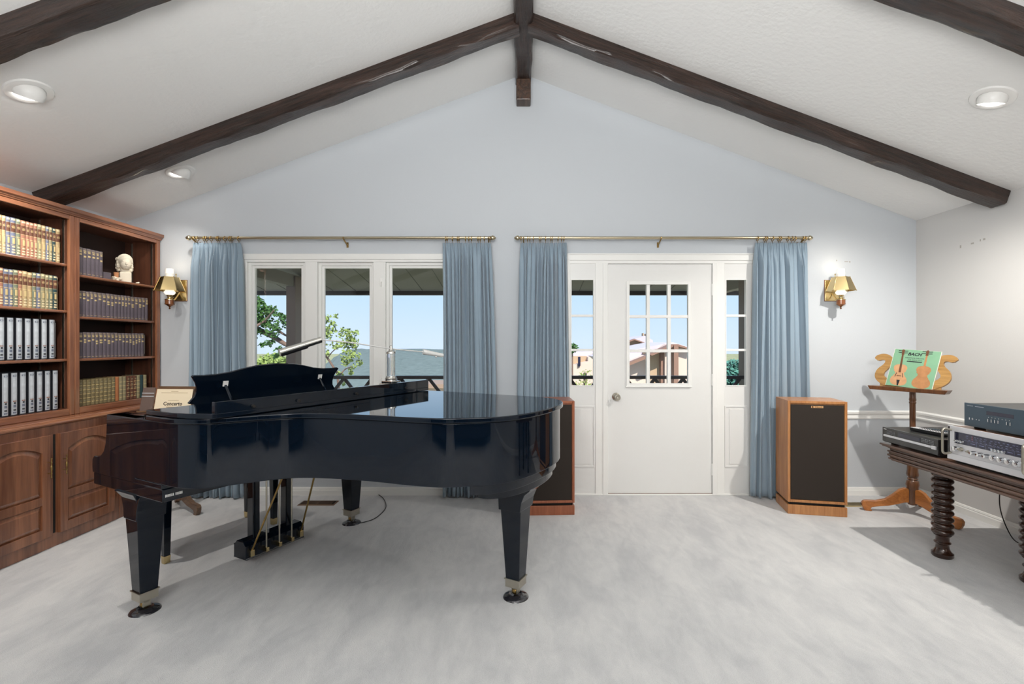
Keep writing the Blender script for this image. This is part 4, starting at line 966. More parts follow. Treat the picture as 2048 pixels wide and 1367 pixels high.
for (z, w_, h_) in ((0.158, 0.03, 0.004), (0.146, 0.11, 0.004), (0.088, 0.045, 0.004), (0.034, 0.05, 0.006), (0.016, 0.03, 0.003)):
    g.box(-w_, w_, -0.0016, -0.0011, z-h_/2, z+h_/2, 2, Qp)
obj('page', g, [M['paper'], M['ink'], M['inkl'], M['standb']], pg)
tx = thing('folio', 'taupe folio with two pale ribs standing beside the cream page', 'folder', (-2.968, YD-0.006, ZD+0.001), radians(-4))
obj('cover', MB().box(-0.050, 0.050, 0.0, 0.014, 0.0, 0.190, 0, Qp), M['taupe'], tx, bevel=0.002)
g = MB(); g.box(-0.0505, 0.0505, -0.002, 0.0, 0.142, 0.147, 0, Qp); g.box(-0.0505, 0.0505, -0.002, 0.0, 0.118, 0.123, 0, Qp); obj('rib', g, BM['silver'], tx)

# ================================================================== MUSIC STAND ON THE RIGHT
AL = radians(-62)
rs = tripod_stand('music_stand', 'golden wooden music stand with a lyre-shaped desk in the right corner', (3.02, 3.745, 0), AL, (160, -72, 40), M['standd'], M['standf'], 1.0)
# desk leans back; local +x along the ledge (left far, right near), -y towards the room
Q = Matrix.Translation((0.0, -0.055, 0.985)) @ Matrix.Rotation(radians(-20), 4, 'X')
g = MB(); g.prism([(-0.285, -0.022), (0.275, -0.022), (0.262, 0.0), (0.25, 0.0), (-0.29, 0.0)], 0, 0, 'y') if False else None
g.prism([(-0.245, -0.026), (0.245, -0.026), (0.262, 0.004), (-0.262, 0.004)], -0.062, 0.02, 'y', mx=Matrix.Translation((0, -0.055, 0.985)))
obj('ledge', g, M['standd'], rs, bevel=0.003)
# scrolled side: centre line and half widths swept into a flat board
def scroll(side):
    pts = [(0.02, 0.012, 0.022), (0.10, 0.018, 0.028), (0.170, 0.040, 0.030), (0.214, 0.080, 0.032), (0.212, 0.125, 0.030), (0.184, 0.162, 0.026), (0.166, 0.198, 0.026), (0.176, 0.236, 0.026), (0.215, 0.247, 0.026), (0.250, 0.235, 0.024), (0.262, 0.225, 0.012)]
    pts = catmull(pts, 5); L_, R_ = [], []
    for i, p in enumerate(pts):
        a = pts[max(0, i-1)]; c = pts[min(len(pts)-1, i+1)]; t = Vector((c[0]-a[0], c[1]-a[1])).normalized()
        L_.append((side*(p[0]-t.y*p[2]), p[1]+t.x*p[2])); R_.append((side*(p[0]+t.y*p[2]), p[1]-t.x*p[2]))
    g = MB(); n = len(pts); v = []
    for y_ in (-0.008, 0.008): v += [(p[0], y_, p[1]) for p in L_]+[(p[0], y_, p[1]) for p in R_]
    f = []
    for i in range(n-1):
        f += [[i, i+1, n+i+1, n+i], [2*n+i, 3*n+i, 3*n+i+1, 2*n+i+1], [i, 2*n+i, 2*n+i+1, i+1], [n+i, n+i+1, 3*n+i+1, 3*n+i]]
    f += [[0, n, 3*n, 2*n], [n-1, 3*n-1, 4*n-1, 2*n-1]]
    g.add(v, f, 0, Q); return g
for s in (-1, 1): obj('scroll_arm', scroll(s), M['stand'], rs, bevel=0.004, seg=3)
g = MB().box(-0.05, 0.05, -0.008, 0.008, 0.0, 0.20, 0, Q); g.box(-0.2, 0.2, -0.004, 0.006, 0.0, 0.03, 0, Q); obj('desk_slat', g, M['stand'], rs)

# ---- record sleeve with two violins
M['mint'] = mat('mint_green_sleeve', srgb(126, 170, 138), 0.45, var=0.05, vscale=12)
M['sleevew'] = mat('sleeve_edge', srgb(226, 224, 210), 0.6)
M['violin'] = mat('printed_violin_front', srgb(198, 152, 112), 0.45, var=0.1, vscale=30)
M['violinb'] = mat('printed_violin_back', srgb(176, 126, 84), 0.45, var=0.12, vscale=30)
M['violind'] = mat('printed_brown', srgb(104, 66, 44), 0.5)
al = thing('album', 'mint green record sleeve picturing two violins on the right music stand', 'record sleeve', (3.02, 3.745, 0), AL)
Qa = Matrix.Translation((0.0, -0.072, 0.9895)) @ Matrix.Rotation(radians(-20), 4, 'X') @ Matrix.Rotation(radians(4.0), 4, 'Y')
Wd, Hd = 0.155, 0.305
g = MB().box(-Wd, Wd, -0.003, 0.003, 0.0, Hd, 1, Qa); g.box(-Wd+0.003, Wd-0.003, -0.0034, -0.003, 0.0, Hd-0.001, 0, Qa)
def flat(pts, mi, y_): g.add([(p[0], y_, p[1]) for p in pts], [list(range(len(pts)))], mi, Qa)
def violin(cx, z0, sc, body, dark, front, lean):
    half = [(0.0, 0.0), (0.035, 0.004), (0.062, 0.022), (0.070, 0.05), (0.060, 0.082), (0.047, 0.094), (0.050, 0.098), (0.040, 0.110), (0.037, 0.125), (0.042, 0.138), (0.052, 0.144), (0.048, 0.150), (0.056, 0.168), (0.052, 0.192), (0.030, 0.208), (0.0, 0.213)]
    half = catmull(half, 3)
    P = [(x, z) for x, z in half]+[(-x, z) for x, z in half[::-1][1:-1]]
    tr = lambda x, z: (cx+(x+lean*z)*sc, z0+z*sc)
    c_ = tr(0, 0.1)
    n = len(P); vs = [(*tr(x, z),) for x, z in P]
    g.add([(c_[0], -0.0037, c_[1])]+[(a, -0.0037, c) for a, c in vs], [[0, i+1, (i+1) % n+1] for i in range(n)], body, Qa)
    flat([tr(-0.009, 0.20), tr(0.009, 0.20), tr(0.007, 0.31), tr(-0.007, 0.31)], dark if front else body, -0.0039)
    flat([tr(-0.012, 0.31), tr(0.012, 0.31), tr(0.009, 0.33), tr(0.014, 0.352), tr(0.0, 0.365), tr(-0.014, 0.352), tr(-0.009, 0.33)], 4, -0.0039)
    for k in (0, 1):
        for s in (-1, 1): flat([tr(s*0.010, 0.325+k*0.018), tr(s*0.040, 0.328+k*0.018), tr(s*0.040, 0.334+k*0.018), tr(s*0.010, 0.332+k*0.018)], 5, -0.0038)
    if front:
        flat([tr(-0.010, 0.13), tr(0.010, 0.13), tr(0.007, 0.31), tr(-0.007, 0.31)], 4, -0.0040)
        flat([tr(-0.022, 0.092), tr(0.022, 0.092), tr(0.018, 0.100), tr(-0.018, 0.100)], 4, -0.0041)
        flat([tr(-0.005, 0.0), tr(0.005, 0.0), tr(0.014, 0.055), tr(-0.014, 0.055)], 5, -0.0041)
        for s in (-1, 1): flat([tr(s*0.030, 0.085), tr(s*0.036, 0.083), tr(s*0.027, 0.125), tr(s*0.022, 0.125)], 5, -0.0041)
violin(-0.072, 0.006, 0.82, 2, 4, True, -0.07); violin(0.076, 0.004, 0.84, 3, 4, False, -0.03)
Tq = lambda x, z: Qa @ Matrix.Translation((x, -0.0042, z)) @ Matrix.Rotation(pi/2, 4, 'X')
text_mesh('BACH', 0.034, g, 5, Tq(-0.012, 0.268), shear=0.25, weight=0.0012)
text_mesh('SONATAS & PARTITAS', 0.0125, g, 5, Tq(-0.006, 0.237)); text_mesh('FOR VIOLIN SOLO', 0.0115, g, 5, Tq(0.0, 0.221)); g.box(-0.052, 0.048, -0.0040, -0.0036, 0.205, 0.212, 5, Qa)
obj('sleeve', g, [M['mint'], M['sleevew'], M['violin'], M['violinb'], M['violind'], BM['dark']], al)

# ================================================================== CARVED TABLE AND HI-FI
TZ = 0.655; TX0, TX1, TY0, TY1 = 2.425, 3.41, 2.07, 3.29
tb = thing('side_table', 'dark carved oak table with thick bead-turned legs holding the stereo gear', 'table', (0, 0, 0))
b = MB()
def ring(x0, x1, y0, y1, z0, z1): b.box(x0, x1, y0, y1, z0, z1)
lay = [(0.0, TZ-0.012, TZ), (0.010, TZ-0.020, TZ-0.012)]
for ins, z0, z1 in lay: ring(TX0+ins, TX1-ins, TY0+ins, TY1-ins, z0, z1)
obj('table_top', b, M['oakd'], tb, bevel=0.004, seg=3)
b = MB()
for ins, z0, z1 in [(0.032, 0.625, 0.635), (0.040, 0.612, 0.625), (0.030, 0.600, 0.612), (0.036, 0.588, 0.600), (0.030, 0.574, 0.588), (0.040, 0.564, 0.574), (0.034, 0.552, 0.564), (0.046, 0.544, 0.552)]: ring(TX0+ins, TX1-ins, TY0+ins, TY1-ins, z0, z1)
obj('apron', b, M['oakd'], tb, bevel=0.004, seg=2)
def bead_leg():
    pr = [(0.0, 0.0), (0.050, 0.0), (0.056, 0.008), (0.056, 0.026), (0.045, 0.035), (0.036, 0.052), (0.033, 0.075), (0.036, 0.082), (0.043, 0.088), (0.043, 0.093), (0.035, 0.100), (0.034, 0.125), (0.046, 0.138)]
    z = 0.138; p_ = 0.0395
    for k in range(10):
        for a in range(0, 181, 30): pr.append((0.043+0.0145*sin(radians(min(a, 179.9)))**0.6, z+p_*(0.06+0.88*a/180)))
        z += p_
    pr += [(0.044, z), (0.044, 0.545), (0.0, 0.545)]
    return MB().lathe(pr, 32)
for i, (x, y) in enumerate([(2.616, 3.013), (2.616, 2.347), (3.25, 3.013), (3.25, 2.347), (2.83, 2.68)]):
    obj('leg', bead_leg(), M['legd'], tb, smooth=45, loc=(x, y, 0))

M['hifib'] = mat('black_hifi_case', (0.010, 0.010, 0.011, 1), 0.35)
M['hifif'] = mat('black_hifi_front', (0.012, 0.012, 0.013, 1), 0.18, coat=0.5)
M['slate'] = mat('dark_slate_front', srgb(78, 94, 106), 0.35, 0.3)
M['alu'] = mat('brushed_aluminium', srgb(222, 222, 226), 0.3, 0.35)
M['window'] = mat('dark_blue_display', srgb(38, 40, 62), 0.12, coat=0.6)
M['walnut'] = wood('walnut_case', srgb(72, 46, 32), srgb(110, 76, 54), 'X', 20)
M['paleprint'] = mat('pale_print', srgb(200, 204, 214), 0.5)
M['blueprint_'] = mat('pale_blue_print', srgb(130, 140, 180), 0.5)
M['red'] = mat('red_mark', srgb(170, 60, 50), 0.5)
# CD changer: front plane faces -x
cd = thing('disc_player', 'black disc changer with a silver stripe at the far end of the carved table', 'disc player', (2.438, 2.832, TZ))
b = MB().box(0.004, 0.40, 0.0, 0.44, 0.012, 0.108); obj('case', b, M['hifib'], cd, bevel=0.002)
for x in (0.05, 0.36):
    for y in (0.04, 0.40): obj('foot', MB().lathe([(0.0, 0.0), (0.02, 0.0), (0.022, 0.012), (0, 0.012)], 16, mx=Matrix.Translation((x, y, 0))), M['rubber'], cd, smooth=40)
fr_ = obj('front_panel', MB().box(-0.004, 0.006, 0.0, 0.44, 0.016, 0.109), M['hifif'], cd, bevel=0.002)
b = MB().box(-0.010, -0.003, 0.045, 0.425, 0.050, 0.064); b.box(-0.012, -0.003, 0.010, 0.042, 0.046, 0.066); obj('tray_stripe', b, M['alu'], cd, bevel=0.002)
b = MB().box(-0.006, -0.003, 0.13, 0.30, 0.072, 0.094); obj('display', b, M['window'], cd)
b = MB()
for r_ in range(3):
    for k in range(7): b.box(-0.007, -0.004, 0.030+k*0.013, 0.038+k*0.013, 0.072+r_*0.009, 0.077+r_*0.009)
for r_ in range(3):
    for k in range(6): b.box(-0.006, -0.004, 0.33+k*0.012, 0.337+k*0.012, 0.072+r_*0.008, 0.076+r_*0.008)
obj('button', b, M['grey'], cd)
b = MB().box(-0.0046, -0.004, 0.404, 0.428, 0.096, 0.101); obj('maker_mark', b, M['white'], cd)
# remotes
def remote(label, x, y, z, rz, w, L, hh, m):
    t = thing('remote_control', label, 'remote control', (x, y, z), rz)
    b = MB().prism([(-L/2, 0.004), (-L/2+0.01, 0.0), (L/2-0.01, 0.0), (L/2, 0.004), (L/2, hh), (-L/2+0.02, hh+0.002), (-L/2, hh-0.004)], -w/2, w/2, 'y'); obj('body', b, M['hifib'], t, bevel=0.003)
    obj('face', MB().box(-L/2+0.01, L/2-0.006, -w/2+0.003, w/2-0.003, hh, hh+0.0025), m, t, bevel=0.001)
    b = MB()
    for i in range(9):
        for j in (-1, 0, 1): b.box(-L/2+0.02+i*0.018, -L/2+0.026+i*0.018, j*w*0.27-0.0022, j*w*0.27+0.0022, hh+0.0025, hh+0.0045)
    obj('button', b, M['blackp'], t)
z_ = TZ+0.1085
remote('silver-faced remote control lying nearest on the disc player', 2.55, 3.03, z_, radians(96), 0.05, 0.23, 0.020, M['alu'])
remote('thin black remote control lying behind the silver-faced one', 2.635, 3.02, z_, radians(98), 0.044, 0.20, 0.016, M['slate'])
# silver receiver
rc = thing('stereo_receiver', 'large vintage silver receiver with knobs and rack handles', 'receiver', (2.445, 2.29, TZ))
LY = 0.49; H0_, H1_ = 0.014, 0.205
b = MB().box(0.006, 0.40, 0.006, LY-0.006, H0_, H1_-0.004); obj('case', b, M['walnut'], rc, bevel=0.002)
obj('foot', MB().box(0.02, 0.38, 0.03, LY-0.03, 0.0, 0.014), M['rubber'], rc)
b = MB(); b.box(0.0, 0.008, 0.0, LY, H0_, H1_); b.box(-0.004, 0.0, 0.0, LY, H0_, H0_+0.035); obj('front_panel', b, M['alu'], rc, bevel=0.0015)
b = MB().box(-0.003, 0.0005, 0.02, LY-0.045, 0.112, 0.176); obj('dial_window', b, M['window'], rc, bevel=0.001)
b = MB(); frame_box(b, 0.02, LY-0.045, 0.112, 0.176, 0, 0.001, 0.003) if False else None
random.seed(2)
for r_, (zz, hh) in enumerate(((0.163, 0.002), (0.152, 0.002), (0.141, 0.002))):
    y = 0.06
    while y < LY-0.12:
        w_ = random.uniform(0.006, 0.014); b.box(-0.0036, -0.003, y, y+w_, zz, zz+hh); y += w_+random.uniform(0.006, 0.02)
b.box(-0.0036, -0.003, 0.05, LY-0.09, 0.1365, 0.1372)
for k in range(7): b.box(-0.0036, -0.003, 0.06+k*0.05, 0.0606+k*0.05, 0.116, 0.136)
for k in range(6): b.box(-0.0036, -0.003, 0.068+k*0.05, 0.095+k*0.05, 0.125, 0.128)
obj('dial_print', b, M['blueprint_'], rc)
b = MB().box(-0.0037, -0.003, 0.335, 0.3365, 0.145, 0.168); obj('dial_pointer', b, M['red'], rc)
def knob(y, z, r, L, par, m):
    k = MB().lathe([(0.0, 0.0), (r*1.15, 0.0), (r*1.15, 0.004), (r, 0.006), (r, L), (r*0.86, L+0.001), (0.0, L-0.0005)], 20, mx=Matrix.Translation((-0.001, y, z)) @ Matrix.Rotation(-pi/2, 4, 'Y')); return obj('knob', k, m, par, smooth=40)
for y in (LY-0.062, LY-0.080, LY-0.098): knob(y, 0.127, 0.0065, 0.016, rc, M['chrome'])
for y in (0.215, 0.197, 0.179, 0.161): knob(y, 0.122, 0.0065, 0.016, rc, M['chrome'])
for y in (LY-0.068, ): knob(y, 0.083, 0.0135, 0.028, rc, M['chrome'])
for y in (LY-0.088,): knob(y, 0.083, 0.010, 0.012, rc, M['nickel'])
b = MB(); b.lathe([(0.007, 0.0), (0.007, 0.004), (0.003, 0.006), (0.003, 0.016), (0.0, 0.017)], 12, mx=Matrix.Translation((-0.001, LY-0.128, 0.080)) @ Matrix.Rotation(-pi/2, 4, 'Y')); obj('toggle', b, M['nickel'], rc, smooth=40)
for i, y in enumerate((0.322, 0.285, 0.248, 0.205, 0.165, 0.125, 0.085)): knob(y, 0.081-0.0, 0.0105 if i < 3 else 0.0135, 0.026, rc, M['chrome'])
for ye in (LY-0.022, 0.022):
    g = MB().tube(catmull([(0.0, ye, 0.052), (-0.03, ye+0.004, 0.045), (-0.043, ye+0.006, 0.055), (-0.045, ye+0.006, 0.08), (-0.045, ye+0.006, 0.15), (-0.043, ye+0.006, 0.178), (-0.03, ye+0.004, 0.186), (0.0, ye, 0.180)], 5), 0.0065, 10); obj('handle', g, M['nickel'], rc, smooth=50)
obj('rack_gap', MB().box(-0.0012, 0.0, LY-0.012, LY-0.004, 0.05, 0.20), M['darkslot'], rc)
# dark receiver on top
ry = thing('stereo_receiver', 'slate dark receiver stacked on top of the silver one', 'receiver', (2.50, 2.300, TZ+H1_-0.0035)); LY2 = 0.437
b = MB().box(0.006, 0.35, 0.002, LY2-0.002, 0.014, 0.135); obj('case', b, M['walnut'] if False else M['hifib'], ry, bevel=0.003)
for x in (0.04, 0.32):
    for y in (0.05, 0.385): obj('foot', MB().lathe([(0.0, 0.0), (0.024, 0.0), (0.026, 0.014), (0, 0.014)], 20, mx=Matrix.Translation((x, y, 0))), M['rubber'], ry, smooth=40)
obj('front_panel', MB().box(0.0, 0.007, 0.0, LY2, 0.010, 0.138), M['slate'], ry, bevel=0.0015)
obj('display', MB().box(-0.001, 0.0005, 0.16, 0.305, 0.088, 0.108), M['window'], ry)
b = MB()
for k in range(4): b.box(-0.004, 0.0, 0.292-k*0.0185, 0.296-k*0.0185, 0.050, 0.067)
for k in range(2): b.box(-0.004, 0.0, 0.192-k*0.0185, 0.196-k*0.0185, 0.050, 0.067)
for k in range(7): b.box(-0.0022, 0.0, 0.290-k*0.0185, 0.294-k*0.0185, 0.074, 0.078)
obj('button', b, M['chrome'], ry, bevel=0.0006)
b = MB(); 
for y, r in ((0.385, 0.0055), (0.362, 0.0028), (0.346, 0.0028)): b.lathe([(0.0, 0.0), (r, 0.0), (r, 0.002), (r*0.6, 0.003), (0, 0.001)], 16, mx=Matrix.Translation((0, y, 0.052)) @ Matrix.Rotation(-pi/2, 4, 'Y'))
b.box(-0.003, 0.0, 0.400, 0.4045, 0.046, 0.058); obj('jack', b, M['chrome'], ry)
b = MB(); text_mesh('YAMAHA', 0.0095, b, 0, Matrix.Translation((-0.0006, 0.402, 0.124)) @ Matrix.Rotation(-pi/2, 4, 'Z') @ Matrix.Rotation(pi/2, 4, 'X'))
b.box(-0.0006, 0.0, 0.32, 0.372, 0.1228, 0.1252); obj('lettering', b, M['paleprint'], ry)

# wall outlet and cords
ou = thing('wall_outlet', 'white wall outlet with a dark plug on the right wall under the table', 'outlet', (XR, 3.36, 0.33))
b = MB().box(-0.006, -0.0002, -0.036, 0.036, -0.058, 0.058); obj('cover_plate', b, M['white'], ou, bevel=0.002)
b = MB().box(-0.034, -0.005, -0.014, 0.014, 0.01, 0.04); obj('plug', b, M['blackp'], ou, bevel=0.004)
b = MB().tube(catmull([(3.408, 3.36, 0.357), (3.36, 3.36, 0.352), (3.30, 3.34, 0.31), (3.27, 3.31, 0.20), (3.275, 3.27, 0.08), (3.29, 3.22, 0.006), (3.33, 3.14, 0.005), (3.34, 3.02, 0.005)], 8), 0.0035, 6)
tag(obj('power_cord', b, M['blackp'], smooth=60), 'thin black cord hanging from the wall outlet under the carved table', 'cord')
def FP(px, v): Z = 965*1.33/(v-686); return ((px-1047)*Z/965, Z)
cp = [FP(720, 1047), FP(745, 1040), FP(762, 1028), FP(772, 1014), FP(767, 998), FP(753, 988), FP(738, 984)]
pts = [(x, y, 0.006) for x, y in cp]+[(cp[-1][0]-0.10, cp[-1][1]+0.02, 0.05), (cp[-1][0]-0.16, cp[-1][1]-0.04, 0.30), (cp[-1][0]-0.12, cp[-1][1]-0.12, 0.60), (cp[-1][0]-0.10, cp[-1][1]-0.14, 0.70)]
tag(obj('power_cord', MB().tube(catmull(pts, 6), 0.0035, 6), M['blackp'], smooth=60), 'thin dark cord looping over the carpet beside the far piano leg', 'cord')

# ================================================================== OUTSIDE
M['deck'] = mat('porch_deck', srgb(150, 146, 140), 0.8)
M['dkwood'] = mat('dark_railing_paint', srgb(62, 54, 50), 0.5)
M['post'] = mat('brown_porch_paint', srgb(124, 108, 98), 0.6)
M['soffit'] = mat('porch_ceiling_paint', srgb(132, 126, 118), 0.7)
struct('trim_5', MB().box(-4.6, 4.6, YB+TH, 6.05, -0.22, -0.04), M['deck'])
def sill(): pass
b = MB(); b.prism([(YB+TH-0.01, 2.42), (6.70, 2.055), (6.70, 2.12), (YB+TH-0.01, 2.50)], -4.8, 4.8, 'x')
x = -4.7
for k in range(24): b.box(x, x+0.006, 0, 0, 0, 0) if False else None
po = thing('porch_roof', 'grey porch roof seen through the tops of the windows', 'porch roof', (0, 0, 0))
obj('soffit', b, M['soffit'], po)
b = MB()
for k in range(30):
    x = -4.5+k*0.31; v = [(x, 4.40, 2.4195), (x+0.008, 4.40, 2.4195), (x+0.008, 6.68, 2.054), (x, 6.68, 2.054), (x, 4.40, 2.4235), (x+0.008, 4.40, 2.4235), (x+0.008, 6.68, 2.058), (x, 6.68, 2.058)]
    b.add(v, [[0, 3, 2, 1], [4, 5, 6, 7], [0, 1, 5, 4], [1, 2, 6, 5], [2, 3, 7, 6], [3, 0, 4, 7]])
obj('panel_seam', b, M['dkwood'], po)
b = MB().box(-4.8, 4.8, 6.70, 6.78, 2.00, 2.13); obj('gutter', b, M['dkwood'], po, bevel=0.004)
for xb_ in (-2.76, 2.66):
    b = MB().box(xb_-0.05, xb_+0.05, 4.40, 6.60, 2.0, 2.14); obj('roof_beam', b, M['soffit'], po)
def ppost(x, label): tag(obj('porch_post', MB().box(x-0.055, x+0.055, 5.69, 5.85, -0.04, 2.12), M['post'], bevel=0.004), label, 'post')
ppost(-2.745, 'brown square porch post outside the left pane of the triple window'); ppost(2.66, 'brown square porch post outside the right sidelight')
rl = thing('porch_railing', 'dark porch railing of crossed bars outside the windows', 'railing', (0, 5.64, 0))
b = MB().box(-4.6, 2.6, -0.045, 0.045, 0.915, 0.95); b.box(-4.6, 2.6, -0.02, 0.02, 0.07, 0.11); obj('rail', b, M['dkwood'], rl)
x = (688-1047)/965*5.64-0.33*9; n_ = 0
b = MB()
pitch = 0.33; w_ = 0.0175
while x < 2.28:
    for (a, c, zl, zh) in ((0, 1, 0.5, 0.918), (1, 0, 0.5, 0.918), (0, 1, 0.108, 0.5), (1, 0, 0.108, 0.5)):
        p = Vector((x+a*pitch, 0, zl)); q_ = Vector((x+c*pitch, 0, zh)); d = (q_-p).normalized(); nn = Vector((-d.z, 0, d.x))*w_
        yo = 0.012 if a else -0.012
        v = [tuple(p+nn+Vector((0, yo-0.011, 0))), tuple(p-nn+Vector((0, yo-0.011, 0))), tuple(q_-nn+Vector((0, yo-0.011, 0))), tuple(q_+nn+Vector((0, yo-0.011, 0)))]
        v += [(a_[0], a_[1]+0.022, a_[2]) for a_ in v]
        b.add(v, [[0, 1, 2, 3], [7, 6, 5, 4], [0, 4, 5, 1], [1, 5, 6, 2], [2, 6, 7, 3], [3, 7, 4, 0]])
    x += pitch
obj('cross_bars', b, M['dkwood'], rl)
b = MB().box(2.60, 2.66, -1.3, -0.05, 0.915, 0.95); b.box(2.60, 2.64, -1.3, -0.05, 0.07, 0.11); obj('side_rail', b, M['post'], rl)

# hillside, ground
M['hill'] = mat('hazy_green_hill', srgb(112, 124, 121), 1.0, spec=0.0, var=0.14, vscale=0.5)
M['ground'] = mat('dry_ground', srgb(150, 152, 120), 1.0, spec=0.0, var=0.25, vscale=0.3)
def OP(px, v, Z): return ((px-1047)*Z/965, Z, CAMZ-(v-686)*Z/965)
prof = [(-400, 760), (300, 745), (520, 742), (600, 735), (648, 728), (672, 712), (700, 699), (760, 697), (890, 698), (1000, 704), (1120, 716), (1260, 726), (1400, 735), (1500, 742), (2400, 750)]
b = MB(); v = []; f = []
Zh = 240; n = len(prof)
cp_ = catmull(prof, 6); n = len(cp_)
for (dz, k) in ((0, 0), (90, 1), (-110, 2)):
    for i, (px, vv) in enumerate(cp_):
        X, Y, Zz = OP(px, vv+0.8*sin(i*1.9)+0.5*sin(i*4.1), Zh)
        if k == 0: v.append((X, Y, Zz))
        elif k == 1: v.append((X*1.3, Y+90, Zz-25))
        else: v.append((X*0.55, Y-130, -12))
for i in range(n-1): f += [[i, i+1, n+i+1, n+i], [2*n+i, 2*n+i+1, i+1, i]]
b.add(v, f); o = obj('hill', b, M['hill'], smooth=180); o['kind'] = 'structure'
o = struct('ground', MB().box(-400, 400, 6.1, 600, -12.5, -12.0), M['ground'])

# houses across the valley
M['stucco'] = mat('pale_pink_stucco', srgb(216, 192, 178), 0.9, spec=0.1)
M['stuccod'] = mat('tan_stucco', srgb(184, 158, 130), 0.9, spec=0.1)
M['roofp'] = mat('pale_metal_roof', srgb(196, 188, 198), 0.6, spec=0.2)
M['fascia'] = mat('brown_fascia', srgb(140, 108, 92), 0.8)
def house(name, label, parts):
    t = thing(name, label, 'house', (0, 0, 0))
    for nm, m, pts, Z, dep in parts:
        P = [OP(a, c, Z) for a, c in pts]
        g = MB().prism([(p[0], p[2]) for p in P], Z, Z+dep, 'y'); obj(nm, g, m, t)
    return t
Zo = 30
house('house', 'pink stucco house with pale gabled roofs seen through the door panes', [
    ('wall', M['stucco'], [(1232, 735), (1305, 706), (1305, 1000), (1232, 1000)], Zo, 6),
    ('roof', M['roofp'], [(1205, 716), (1262, 700), (1345, 684), (1400, 700), (1380, 712), (1300, 712), (1232, 738)], Zo+1.5, 7),
    ('wall', M['stuccod'], [(1300, 703), (1325, 700), (1325, 1000), (1300, 1000)], Zo-0.4, 5),
    ('wall', M['fascia'], [(1322, 700), (1334, 698), (1334, 1000), (1322, 1000)], Zo-0.8, 5),
    ('gable', M['stucco'], [(1330, 703), (1351, 688), (1382, 697), (1440, 712), (1440, 1000), (1330, 1000)], Zo-1.0, 6),
    ('gable_trim', M['fascia'], [(1300, 708), (1346, 688), (1357, 688), (1384, 697), (1384, 700), (1352, 691), (1304, 711)], Zo-1.5, 1.0),
    ('post', M['fascia'], [(1348, 690), (1357, 691), (1357, 1000), (1348, 1000)], Zo-1.6, 0.5),
    ('roof_edge', M['fascia'], [(1226, 738), (1300, 708), (1300, 714), (1226, 744)], Zo-0.8, 0.6),
    ])
house('house', 'pale house behind the first gable, upper left in the door panes', [
    ('roof', M['roofp'], [(1240, 690), (1262, 680), (1290, 671), (1306, 680), (1306, 700), (1240, 700)], 42, 6),
    ('wall', M['stuccod'], [(1236, 690), (1269, 679), (1290, 687), (1290, 1000), (1236, 1000)], 39, 1.5),
    ('gable_trim', M['fascia'], [(1232, 690), (1269, 677), (1294, 686), (1291, 687.5), (1269, 679.5), (1234, 692)], 38.6, 0.5),
    ('chimney', M['stuccod'], [(1286, 666), (1288, 666), (1288, 682), (1286, 682)], 43.0, 0.5),
    ('chimney', M['stuccod'], [(1291.5, 667), (1293.5, 667), (1293.5, 682), (1291.5, 682)], 43.0, 0.5)])
house('house', 'tan house with a pale roof seen through the left sidelight', [
    ('roof', M['roofp'], [(1110, 716), (1110, 703), (1200, 702), (1170, 713), (1166, 712)], 47, 7),
    ('wall', M['stuccod'], [(1110, 712), (1174, 712), (1174, 728), (1110, 745)], 46, 5),
    ('wall', M['stucco'], [(1110, 738), (1176, 722), (1176, 714), (1206, 700), (1206, 900), (1110, 900)], 45, 5),
    ('window', M['window'], [(1156, 713), (1161, 713), (1161, 731), (1156, 733)], 44.8, 0.3)])
house('house', 'small reddish house low behind the left porch post', [
    ('roof', M['fascia'], [(580, 716), (598, 711), (616, 716), (616, 722), (580, 722)], 60, 5),
    ('wall', mat('terracotta_wall', srgb(190, 132, 100), 0.9), [(582, 721), (614, 721), (614, 1000), (582, 1000)], 60.5, 5)])
house('house', 'long low pale house just beyond the porch railing, right of the tree', [
    ('roof', mat('tan_roof', srgb(150, 128, 112), 0.9), [(820, 771), (840, 768), (900, 768), (920, 776), (820, 776)], 70, 8),
    ('wall', M['stucco'], [(824, 776), (916, 776), (916, 930), (824, 930)], 70.5, 7)])

